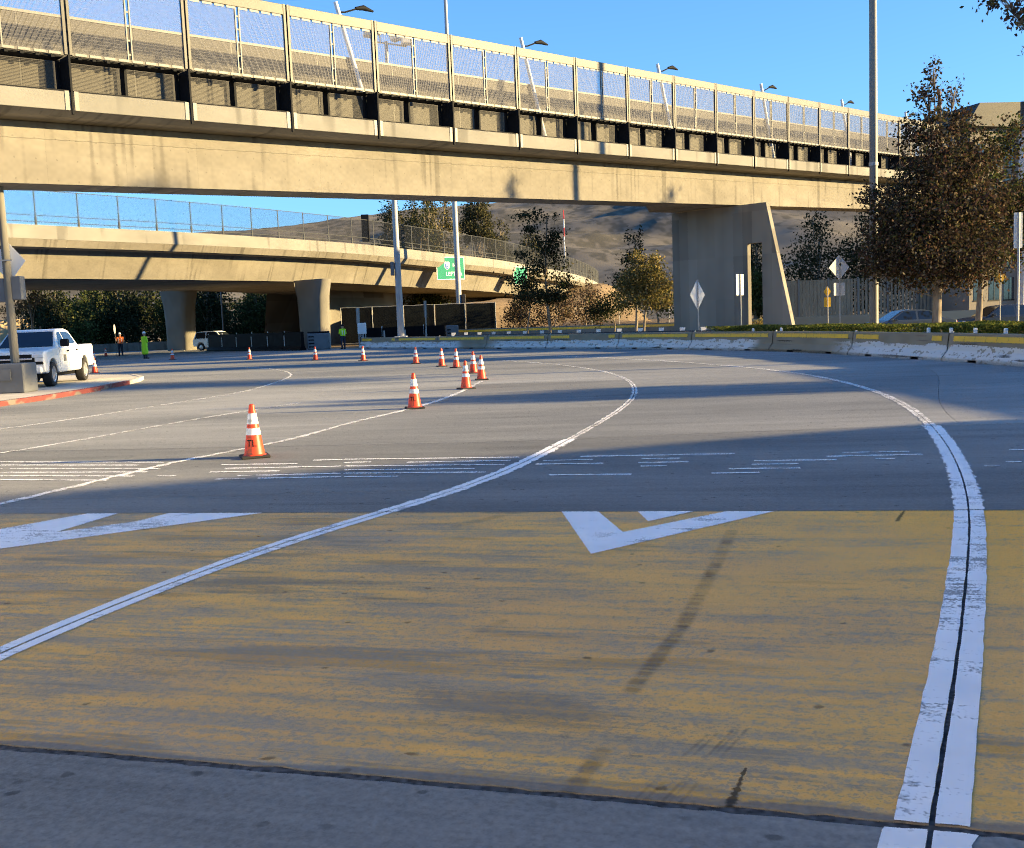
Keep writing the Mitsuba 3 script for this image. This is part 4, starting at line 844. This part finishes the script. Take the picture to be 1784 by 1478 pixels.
# ------------------------------------------------------------------ people
def hulls(chains):
    out = []
    for pts, rad in chains:
        sp = [m3.Manifold.sphere(r, 14).translate([float(c) for c in p]) for p, r in zip(pts, rad)]
        out += [m3.Manifold.batch_hull([a, b]) for a, b in zip(sp[:-1], sp[1:])] if len(sp) > 1 else sp
    return m3.Manifold.batch_boolean(out, m3.OpType.Add)
def worker(label, x, y, hd, top_m, leg_m, coat=False, arms='down', s=1.0, hat='m_paintwhite'):
    o = thing('person', label, 'person'); X0 = frame(x, y, 0, hd); X = lambda v: X0(np.asarray(v) * s)
    def put(base, man, mt, sub=None):
        q = man.refine_to_length(.05).to_mesh(); t = trimesh.Trimesh(q.vert_properties[:, :3], q.tri_verts, process=True); trimesh.smoothing.filter_taubin(t, iterations=6)
        part(o, base, (X(np.array(t.vertices)), np.array(t.faces)), mt, smooth=True)
    hipw, shw = .10, .19
    foot = [(.03, .11, .05), (.03, -.12, .05)]; arm = {}
    if arms == 'down': arm = {1: [(0, .20, 1.45), (-.02, .27, 1.16), (.06, .27, .92)], -1: [(0, -.20, 1.45), (-.02, -.27, 1.16), (.06, -.27, .92)]}
    elif arms == 'pole': arm = {1: [(0, .20, 1.45), (.02, .27, 1.17), (.24, .20, 1.05)], -1: [(0, -.20, 1.45), (.10, -.30, 1.20), (.30, -.34, 1.38)]}
    else: arm = {1: [(0, .20, 1.45), (.03, .26, 1.18), (.22, .06, 1.12)], -1: [(0, -.20, 1.45), (.03, -.26, 1.18), (.22, -.06, 1.15)]}
    ch = [([(0, 0, 1.46), (.01, 0, 1.56), (.015, 0, 1.68), (.02, 0, 1.71)], [.06, .055, .092, .095]), ([(.10, 0, 1.66), (.115, 0, 1.65)], [.02, .017]), ([(.09, 0, 1.59), (.05, 0, 1.6)], [.03, .05])]
    for sd in (1, -1):
        a = arm[sd]; d = np.array(a[2]) - np.array(a[1]); d = d / np.linalg.norm(d); hnd = np.array(a[2]) + d * .07; q = np.cross(d, [0, 0, 1.]); q = q / (np.linalg.norm(q) + 1e-6)
        ch.append(([a[1], a[2], hnd], [.045, .032, .036]))
        for f in range(4): b0 = hnd + q * (.024 * (f - 1.5)) + d * .02; ch.append(([b0, b0 + d * (.05 + .01 * (f in (1, 2))) + np.array([0, 0, -.015])], [.011, .008]))
        ch.append(([hnd + q * .03 * sd, hnd + q * .055 * sd + d * .03], [.012, .009])); ch.append(([(.10, .0, 1.70), (.02, sd * .092, 1.67)], [.012, .018]))
    ch.append(([(0, 0, 1.46), (0, 0, 1.0)], [.1, .1]))
    ch += [([(0, .10, 1.0), (.0, .11, .5)], [.07, .06]), ([(0, -.10, 1.0), (0, -.12, .5)], [.07, .06])] + [([(0, t * .2, 1.43), a1[1]], [.05, .04]) for t, a1 in ((1, arm[1]), (-1, arm[-1]))]
    put('body', hulls(ch), 'm_skin')
    legs = [([(0, .09, .96), (.02, .11, .52), (-.01, .11, .12)], [.115, .082, .062]), ([(0, -.09, .96), (.02, -.12, .52), (-.01, -.12, .12)], [.115, .082, .062]), ([(0, .08, .98), (0, -.08, .98)], [.125, .125])]
    put('trousers', hulls(legs), leg_m)
    put('shoes', hulls([([(-.03, .11, .05), (.17, .13, .04)], [.05, .04]), ([(-.03, -.12, .05), (.17, -.14, .04)], [.05, .04])]), 'm_dark')
    tor = [([(0, .17, 1.43), (0, -.17, 1.43)], [.085, .085]), ([(0, .10, 1.28), (0, -.10, 1.28)], [.14, .14]), ([(0, .08, 1.28), (0, .07, 1.0)], [.14, .13]), ([(0, -.08, 1.28), (0, -.07, 1.0)], [.14, .13]), ([(0, 0, 1.43), (0, 0, 1.0)], [.13, .13])]
    for sd in (1, -1): tor.append(([arm[sd][0], arm[sd][1], np.array(arm[sd][1]) * .25 + np.array(arm[sd][2]) * .75], [.075, .06, .05]) if coat or arms != 'pole' else ([arm[sd][0], np.array(arm[sd][0]) * .6 + np.array(arm[sd][1]) * .4], [.075, .065]))
    if coat: tor += [([(0, .09, 1.0), (0, .13, .42)], [.14, .14]), ([(0, -.09, 1.0), (0, -.13, .42)], [.14, .14]), ([(0, 0, 1.0), (0, 0, .42)], [.15, .16])]
    put('coat' if coat else 'vest', hulls(tor), top_m)
    if not coat:
        
        for sd in (.1, -.1): part(o, 'reflective_band', MB().rbox((-.16, sd - .025, 1.05), (.155, sd + .025, 1.40), .01, X), 'm_collar')
    put('hard_hat', hulls([([(.02, 0, 1.76), (.0, 0, 1.765)], [.115, .11])]).trim_by_plane([0, 0, 1.], 1.735), hat)
    part(o, 'hat_brim', MB().lathe([(.10, 1.735), (.145, 1.73), (.10, 1.74)], (0, 0, 0), 16), hat) if False else None
    bm = MB(); bm.lathe([(.0, 1.734), (.135, 1.730), (.14, 1.738), (.11, 1.745)], (.02, 0, 0), 16); part(o, 'hat_brim', (X(bm.mesh()[0]), bm.mesh()[1]), hat)
    return o
worker('person in long lime safety coat and white hard hat standing on the road', -25.9, 72.6, 1.0, 'm_lime', 'm_navycloth', coat=True, arms='front', s=1.04)
worker('person in orange vest and white hard hat holding an upright paddle', -33.1, 87.0, -1.2, 'm_orangecloth', 'm_navycloth', arms='pole', s=1.06)
worker('person in dark clothes and lime vest beside the crash cushion', -12.75, 78.6, 2.2, 'm_lime', 'm_navycloth', arms='front', s=1.02, hat='m_dark')
X = frame(-33.1, 87.0, 0, -1.2); hp = X(np.array([[.33, -.36, 1.48]]))[0]
pd = thing('stop_paddle', 'white paddle on a pole held up by the worker in the orange vest', 'sign')
part(pd, 'handle', MB().tube([hp + [0, 0, -1.44], hp + [0, 0, .45]], .018, 6), 'm_palesteel'); part(pd, 'blade', MB().prism(Polygon([(.085 * math.cos(a), .42 * math.sin(a) + .3) for a in np.linspace(0, 2 * math.pi, 9)[:-1]]), -.01, .01, frame(hp[0], hp[1], hp[2] + .5, .5)), 'm_paintwhite')

# ------------------------------------------------------------------ building at the right, building outside the frame that shades the foreground
bd = thing('building', 'tan building with dark windows and a white corner column behind the purple brown tree', 'building')
X0_ = frame(34.8, 77, 0, .30); X = lambda v: X0_(np.asarray(v) * .80)
part(bd, 'wall', MB().box((0, 0, 0), (5.6, 7, 18.2), X), 'm_build'); part(bd, 'wall', MB().box((6.3, 1, 0), (22, 7, 17), X), 'm_build')
part(bd, 'roof', MB().prism([(-.9, 18.2), (.6, 20.3), (5.9, 20.5), (5.9, 18.2)], -.6, 7.2, X), 'm_panel')
part(bd, 'column', MB().rbox((5.6, -.8, 0), (6.5, .6, 20.6), .03, X), 'm_paintwhite')
for r_ in range(5):
    for c_ in range(3):
        k = part(bd, 'window', MB().box((.5 + c_ * 1.75, -.03, 2.2 + r_ * 3.1), (1.7 + c_ * 1.75, .0 - .003, 4.3 + r_ * 3.1), X), 'm_glass')
        part(k, 'frame', MB().box((.45 + c_ * 1.75, -.06, 2.1 + r_ * 3.1), (1.75 + c_ * 1.75, -.031, 2.2 + r_ * 3.1), X).box((1.07 + c_ * 1.75, -.06, 2.21 + r_ * 3.1), (1.13 + c_ * 1.75, -.031, 4.3 + r_ * 3.1), X), 'm_dark')
part(bd, 'canopy', MB().box((-.5, -1.6, 9.2), (5.5, -.07, 9.6), X), 'm_palesteel')
ob = thing('building', 'long inspection building with sloping roof outside the right edge of the view', 'building')
part(ob, 'wall', MB().prism([(-60, 0), (-60, 8), (-2, 7.4), (5, 6.7), (8.9, 5.26), (11.8, 3.6), (13.2, 2.8), (13.2, 0)], 19, 40, lambda v: np.c_[v[:, 1], v[:, 0], v[:, 2]]), 'm_build')
wb_ = thing('building', 'white stucco facility building outside the left edge of the view', 'building')
part(wb_, 'wall', MB().box((-42, -50, 0), (-14.5, 6.5, 12)), 'm_stucco')
part(wb_, 'roof', MB().box((-42.3, -50.3, 12.003), (-14.2, 6.8, 12.4)), 'm_build')
fc = thing('screen_fence', 'screened fence along the barrier outside the right edge of the view', 'fence')
for k in range(7): part(fc, 'panel', MB().box((17.6 + .05 * k, 9 + 2.6 * k, 0), (17.68 + .05 * k, 11.58 + 2.6 * k, 2.3)), 'm_panel')

# radio tower on the far slope
tw = thing('radio_tower', 'thin red and white lattice mast far off on the slope', 'tower')
for k in range(8): part(tw, 'section', MB().tube([[29.0, 500, 20 + 4.2 * k], [29.0, 500, 24.2 + 4.2 * k]], .28, 5), 'm_red' if k % 2 and k > 4 else 'm_paintwhite')

# ------------------------------------------------------------------ trees and planting
def leaves(centers, size, cols, rg, flat=.0):
    n = len(centers); a = rg.standard_normal((n, 3)); a /= np.linalg.norm(a, axis=1, keepdims=True)
    b = np.cross(a, rg.standard_normal((n, 3))); b /= np.linalg.norm(b, axis=1, keepdims=True); c = np.cross(a, b)
    L = size * (.7 + .7 * rg.random(n))[:, None]; W = L * .62
    v = np.stack([centers - a * L * .5, centers + b * W * .5 + c * L * .12, centers + a * L * .5, centers - b * W * .5 + c * L * .12], 1).reshape(-1, 3)
    k = np.arange(n) * 4; f = np.vstack([np.c_[k, k + 1, k + 3], np.c_[k + 1, k + 2, k + 3]])
    ci = np.array(cols)[rg.integers(0, len(cols), n)] * (.65 + .7 * rg.random((n, 1)))
    return v, f, np.repeat(ci, 4, 0)
def tree(base, label, x, y, z0, crown, n, size, cols, trunk_r, seed, trunk_top=None, lean=(0, 0), group=None, cat='tree', sub=9, spread=.42, bark='m_bark'):
    """crown: list of (dx, dy, z, rx, ry, rz) clumps"""
    rg = np.random.default_rng(seed); o = thing(base, label, cat, group)
    cr = np.array(crown, float); zt_ = trunk_top or (cr[:, 2].max() * .8 + z0 * .2)
    tp_ = [np.array([x + lean[0] * t + .12 * math.sin(t * 5 + seed), y + lean[1] * t, z0 + (zt_ - z0) * t]) for t in np.linspace(0, 1, 7)]
    m = MB(); m.tube(tp_, np.linspace(trunk_r, trunk_r * .3, 7), 9)
    zs = np.array([p[2] for p in tp_])
    C, Ws = [], cr[:, 3] * cr[:, 4] * cr[:, 5]; Ws = Ws / Ws.sum()
    for (dx, dy, z, rx, ry, rz), w in zip(cr, Ws):
        c = np.array([x + dx, y + dy, z]); zb = max(z0 + (z - z0) * .45, z0 + .4); i = min(max(int(np.searchsorted(zs, zb)), 1), 6); b = tp_[i]
        r0 = trunk_r * .42 * max(.35, min(1, rz / 1.5)); mid_ = (b + c) / 2 + rg.standard_normal(3) * .12 * rx
        m.tube([b, mid_, c], [r0, r0 * .7, r0 * .35], 6, cap=False)
        ks = max(3, int(sub * (.5 + w * len(cr) * .5))); d = rg.standard_normal((ks, 3)); d /= np.linalg.norm(d, axis=1, keepdims=True); q = c + d * np.array([rx, ry, rz]) * (.35 + .6 * rg.random((ks, 1)))
        for e in q: m.tube([mid_ * .3 + c * .7, (c + e) / 2 + rg.standard_normal(3) * .06, e], [r0 * .33, r0 * .22, .008], 4, cap=False)
        nn = int(n * w); pick = rg.integers(0, ks, nn)
        C.append(q[pick] + rg.standard_normal((nn, 3)) * np.array([rx, ry, rz]) * spread * (.55 + .45 * rg.random((ks, 1)))[pick])
    part(o, 'trunk', m, bark, smooth=50)
    v, f, c = leaves(np.vstack(C), size, cols, rg); part(o, 'crown', (v, f), 'm_leaf', color=c)
    return o
def blob(h0, h1, r, n, seed, top=.35, low=.8):
    """a rough ovoid crown as clumps"""
    rg = np.random.default_rng(seed); out = []
    for i in range(n):
        t = (i + .5) / n; z = h0 + (h1 - h0) * t; w = r * (low + (1 - low) * min(1, t * 3)) * (1 - (1 - top) * max(0, (t - .35) / .65) ** 1.3)
        a = i * 2.4 + rg.random() * .8; rr = w * (.3 + .4 * rg.random()); q = w * (.45 + .2 * rg.random())
        out.append((rr * math.cos(a), rr * math.sin(a), z, q, q, (h1 - h0) / n * 1.6 + .25 * q))
    return out
PURPLE = [(0.055, 0.038, 0.030), (0.045, 0.040, 0.024), (0.085, 0.062, 0.038), (0.045, 0.050, 0.022), (0.17, 0.14, 0.09), (0.032, 0.027, 0.022), (0.075, 0.07, 0.026), (0.10, 0.055, 0.04), (0.13, 0.085, 0.055)]
GOLD = [(0.29, 0.23, 0.08), (0.22, 0.18, 0.06), (0.40, 0.31, 0.15), (0.10, 0.105, 0.035), (0.15, 0.115, 0.045), (0.07, 0.075, 0.03)]
DARKG = [(0.03, 0.042, 0.02), (0.045, 0.055, 0.024), (0.025, 0.03, 0.018), (0.06, 0.06, 0.03)]
OLIVE = [(0.075, 0.095, 0.03), (0.10, 0.115, 0.035), (0.055, 0.07, 0.025), (0.12, 0.12, 0.045)]
EUC = [(0.06, 0.062, 0.032), (0.085, 0.08, 0.042), (0.045, 0.048, 0.026), (0.11, 0.095, 0.045)]
RUST = [(0.12, 0.07, 0.042), (0.09, 0.06, 0.036), (0.075, 0.05, 0.03), (0.11, 0.085, 0.045), (0.05, 0.05, 0.025)]
HEDGE = [(0.13, 0.15, 0.03), (0.09, 0.12, 0.028), (0.17, 0.16, 0.04), (0.06, 0.08, 0.02)]
# the large tree at the right and the one beside it
tree('sweetgum_tree', 'large tree with purple brown autumn leaves behind the barrier at right', 18.3, 43.3, .2,
     [(0, 0, 3.2, 2.3, 2.3, 1.1), (-1.7, 0, 4.2, 1.7, 1.7, 1.2), (1.5, .3, 4.0, 1.6, 1.6, 1.2), (-.4, .5, 5.3, 2.2, 2.2, 1.4), (-2.2, 0, 6.0, 1.1, 1.3, .9), (1.4, -.2, 5.9, 1.6, 1.6, 1.2), (-.2, 0, 7.2, 1.7, 1.8, 1.2), (1.3, .5, 7.6, 1.3, 1.4, 1.0), (-.6, 0, 8.8, 1.1, 1.2, 1.0), (.7, 0, 9.2, .7, .9, .8), (-.5, 0, 10.3, .6, .6, .9), (.6, 0, 10.4, .4, .4, .8), (-.2, .2, 11.3, .4, .4, .7), (-2.6, 0, 4.2, .8, .9, .7), (-2.7, .2, 3.0, .6, .7, .5)],
     31000, .15, PURPLE, .20, 11, trunk_top=10.5, sub=24, spread=.30)
tree('sweetgum_tree', 'tree with olive and russet leaves in front of the tan building at the right edge', 24.0, 52, 0,
     [(0, 0, 4.5, 2.4, 2.4, 1.5), (-1.6, 0, 6.0, 1.8, 1.8, 1.3), (.8, 0, 7.0, 2.2, 2.2, 1.5), (-1.0, 0, 8.4, 1.7, 1.7, 1.2), (.9, 0, 9.6, 1.5, 1.5, 1.2), (-1.2, 0, 10.4, 1.0, 1.0, .8), (2.4, 0, 6.0, 1.8, 1.8, 2.2)],
     15000, .18, [*OLIVE[:3], *PURPLE[:3], (0.15, .10, .04)], .18, 12, sub=14, spread=.35)
tree('sweetgum_tree', 'tree whose dark leafy branches hang into the top right corner', 18.6, 30.2, 0,
     [(0, 0, 9.5, 2.0, 2.2, 1.6), (.4, .4, 7.5, 1.8, 2.2, 1.4), (-.6, 0, 11.2, 1.6, 1.8, 1.2), (-4.15, -.2, 10.35, .75, .7, .55), (-3.75, -.3, 9.65, .62, .6, .42), (-3.3, -.3, 10.2, .8, .8, .6), (.3, 0, 12.6, 1.0, 1.1, .8), (.9, 0, 5.8, 1.4, 2.0, 1.2), (-3.55, -.3, 8.8, .14, .2, .2), (.2, -2.4, 10.0, 1.6, 1.3, 1.4), (.3, -2.2, 8.0, 1.4, 1.2, 1.0), (0, -1.8, 11.6, 1.0, 1.0, .8)],
     19000, .15, PURPLE, .2, 13, sub=18, spread=.36)
tree('sweetgum_tree', 'small tree outside the right edge of the view', 18.6, 20.4, 0, blob(1.6, 5.0, 1.9, 8, 4), 7000, .17, PURPLE, .13, 14)
# middle
tree('sycamore_tree', 'thin dark sycamore with sparse leaves behind the barrier in the middle', 2.55, 63, .1,
     [(-.6, 0, 3.2, 1.7, 1.5, .5), (-1.6, 0, 3.9, 1.2, 1.2, .5), (.8, 0, 4.0, .9, 1.0, .45), (-.8, 0, 4.9, 1.0, 1.0, .6), (-.2, 0, 5.9, 1.1, 1.0, .7), (.5, 0, 6.6, .7, .8, .5), (-1.0, 0, 6.9, .6, .7, .5), (-.8, 0, 7.9, .9, .8, .45), (-1.6, 0, 5.6, .5, .6, .4), (.9, 0, 5.0, .6, .6, .4), (.6, 0, 7.8, .3, .3, .3), (.3, 0, 3.0, 1.0, 1.0, .4)],
     5600, .16, [*DARKG, (0.06, .05, .03), (.09, .075, .035)], .11, 21, trunk_top=7.9, sub=10, spread=.42)
tree('sycamore_tree', 'young thin tree just left of the dark sycamore', 1.35, 64.5, .1, [(0, 0, 2.8, .9, .9, .5), (-.3, 0, 3.6, .7, .7, .4)], 700, .15, [*DARKG, *RUST[:2]], .07, 22)
tree('sweetgum_tree', 'golden leaved tree left of the grey pier', 8.5, 63, .1,
     [(-.2, 0, 2.7, 1.5, 1.4, .7), (.5, 0, 3.4, 1.4, 1.4, .7), (-.9, 0, 3.6, 1.0, 1.1, .8), (0, 0, 4.4, 1.2, 1.2, .8), (-.5, 0, 5.2, .7, .8, .5), (1.35, 0, 2.5, .7, .7, .4), (.6, 0, 4.9, .7, .7, .5)],
     8500, .14, GOLD, .09, 23, sub=16, spread=.34)
tree('sweetgum_tree', 'dark green shrub tree at the left foot of the golden tree', 6.8, 66, .0, [(0, 0, 2.3, 1.3, 1.3, .9), (-.8, 0, 1.8, .9, .9, .6)], 1800, .15, DARKG, .07, 24)
tree('conifer_tree', 'dark narrow conifer rising behind the golden tree', 9.5, 76, .0, [(0, 0, 3.5, 1.7, 1.7, 1.0), (0, 0, 4.8, 1.4, 1.4, .8), (-.2, 0, 6.0, 1.0, 1.0, .7), (.1, 0, 7.0, .7, .7, .6), (.55, 0, 7.9, .3, .3, .6), (-.45, 0, 7.7, .3, .3, .5)], 2600, .2, [*DARKG, (.05, .04, .03)], .13, 25)
tree('shrub', 'yellow green bush tight against the left side of the pier', 12.0, 82, .0, [(0, 0, 3.2, 1.7, 1.5, 1.6), (-.6, 0, 4.6, 1.2, 1.2, .9)], 2400, .2, OLIVE, .1, 26, cat='bush')
for k, (x, y, h, r, c, l) in enumerate(((4.5, 96, 4.6, 2.3, RUST, 'rust red bush left of the golden tree'), (7.6, 100, 5.2, 2.4, RUST, 'brown bush behind the golden tree'), (1.2, 101, 3.8, 2.0, RUST, 'brown bush behind the dark sycamore'))):
    tree('shrub', l, x, y, .5, blob(1.2, h, r, 6, k), 2200, .2, c, .08, 30 + k, cat='bush')
# right of the pier
for k, (x, y, h, r, c, l) in enumerate(((22.0, 90, 8.8, 3.2, DARKG, 'dark green tree just right of the pier'), (26.2, 86, 9.6, 3.4, [*DARKG, *EUC], 'grey green tree between the pier and the lamp mast'), (31.0, 88, 9.2, 3.2, DARKG, 'dark tree behind the lamp mast'), (21.0, 87, 5.0, 2.0, OLIVE, 'low olive tree at the right foot of the pier'), (36.0, 90, 9.5, 3.4, EUC, 'grey green tree behind the purple brown tree'), (41.5, 89, 8.4, 3.2, DARKG, 'dark tree behind the navy sedan'))):
    tree('shade_tree', l, x, y, 0, blob(1.6, h, r, 10, 40 + k), 4500, .23, c, .16, 40 + k, group='trees behind the slatted fence', sub=11)
# eucalyptus behind the ramp bridge
for k, (x, y, h, lo, r, c, l) in enumerate(((-18.2, 168, 21.2, 8, 4.0, EUC, 'leftmost eucalyptus above the ramp bridge'), (-13.6, 165, 22.8, 8, 4.2, [*DARKG, *EUC], 'dense dark eucalyptus above the ramp bridge'), (-10.8, 172, 22.6, 7, 4.0, [*EUC, *GOLD[:2]], 'olive gold eucalyptus beside the second mast'), (-4.6, 175, 22.0, 15, 3.4, EUC, 'airy eucalyptus with open crown right of the second mast'), (-1.2, 178, 17.5, 6, 4.2, EUC, 'lower eucalyptus above the green signs'), (4.5, 182, 16.0, 6, 4.2, EUC, 'rightmost low eucalyptus behind the dark sycamore'))):
    tree('eucalyptus_tree', l, x, y, 0, blob(lo, h, r, 11, 60 + k, top=.5), 6000, .36, c, .35, 60 + k, group='eucalyptus trees behind the ramp bridge', sub=11, spread=.36)
# trees seen under the ramp bridge
for k in range(14):
    x = -57 + 3.6 * k; y = 126 + 6 * math.sin(k * 1.9); h = 8.6 + 1.4 * math.sin(k * 2.3)
    tree('shade_tree', 'leafy green tree under the ramp bridge, %s from the left' % ORD[k], x, y, 0, blob(.6, h, 3.3, 9, 80 + k), 4800, .34, [*OLIVE, *DARKG[:2]] if k % 3 else DARKG, .16, 80 + k, group='trees seen under the ramp bridge')
for k in range(8):
    x = -62 + 7.0 * k; y = 141 + 3 * math.sin(k * 2.7); h = 8.2 + 1.2 * math.sin(k * 1.3)
    tree('shade_tree', 'dark tree in the back row under the ramp bridge, %s from the left' % ORD[k], x, y, 0, blob(.6, h, 4.2, 8, 180 + k), 3600, .42, DARKG, .16, 180 + k, group='back row of trees under the ramp bridge')
tree('sycamore_tree', 'pale barked sycamore with few dry leaves behind the pickup', -41.0, 88.0, 0, [(-1.0, 0, 4.6, 1.6, 1.4, .9), (-2.2, 0, 3.6, 1.3, 1.2, .8), (.8, 0, 5.2, 1.2, 1.2, .7), (-.5, 0, 6.2, 1.2, 1.2, .6)], 1500, .15, [(0.22, .15, .09), (.14, .10, .05), (.10, .09, .05)], .17, 99, bark='m_palesteel')
# clipped hedge behind the barrier
rg = np.random.default_rng(77)
t = np.gradient(barp, axis=0); t /= np.linalg.norm(t, axis=1, keepdims=True); nb = np.c_[t[:, 1], -t[:, 0]]
for k, (y0, y1, l) in enumerate(((23, 33.4, 'clipped yellow green hedge behind the barrier at the right edge'), (35.2, 47.5, 'clipped yellow green hedge between the pier and the lamp mast'))):
    ix = np.where((barp[:, 1] > y0) & (barp[:, 1] < y1))[0]; n = 15000; q = rg.choice(ix, n)
    off = .95 + 1.5 * rg.random(n); hz_ = 1.02 - .05 * k + .14 * (meshkit.noise(np.c_[barp[q] * 1.1, off]) - .4)
    zz_ = hz_ * (1 - .55 * rg.random(n) ** 2.2)
    c = np.c_[barp[q] + nb[q] * off[:, None] + rg.standard_normal((n, 2)) * .1, zz_]
    v, f, col = leaves(c, .085, HEDGE, rg); o = thing('hedge', l, 'hedge'); part(o, 'foliage', (v, f), 'm_leaf', color=col)
    part(o, 'stems', MB().sweep(np.c_[barp[ix] + nb[ix] * 1.7, 0 * ix], [(-.6, 0), (-.6, .72), (.6, .72), (.6, 0)]), 'm_rust')
tree('shrub', 'small dry orange bush in the pier slot', 14.3, 58.8, 0, [(0, 0, .8, .5, .5, .4)], 500, .1, GOLD, .03, 101, cat='bush')
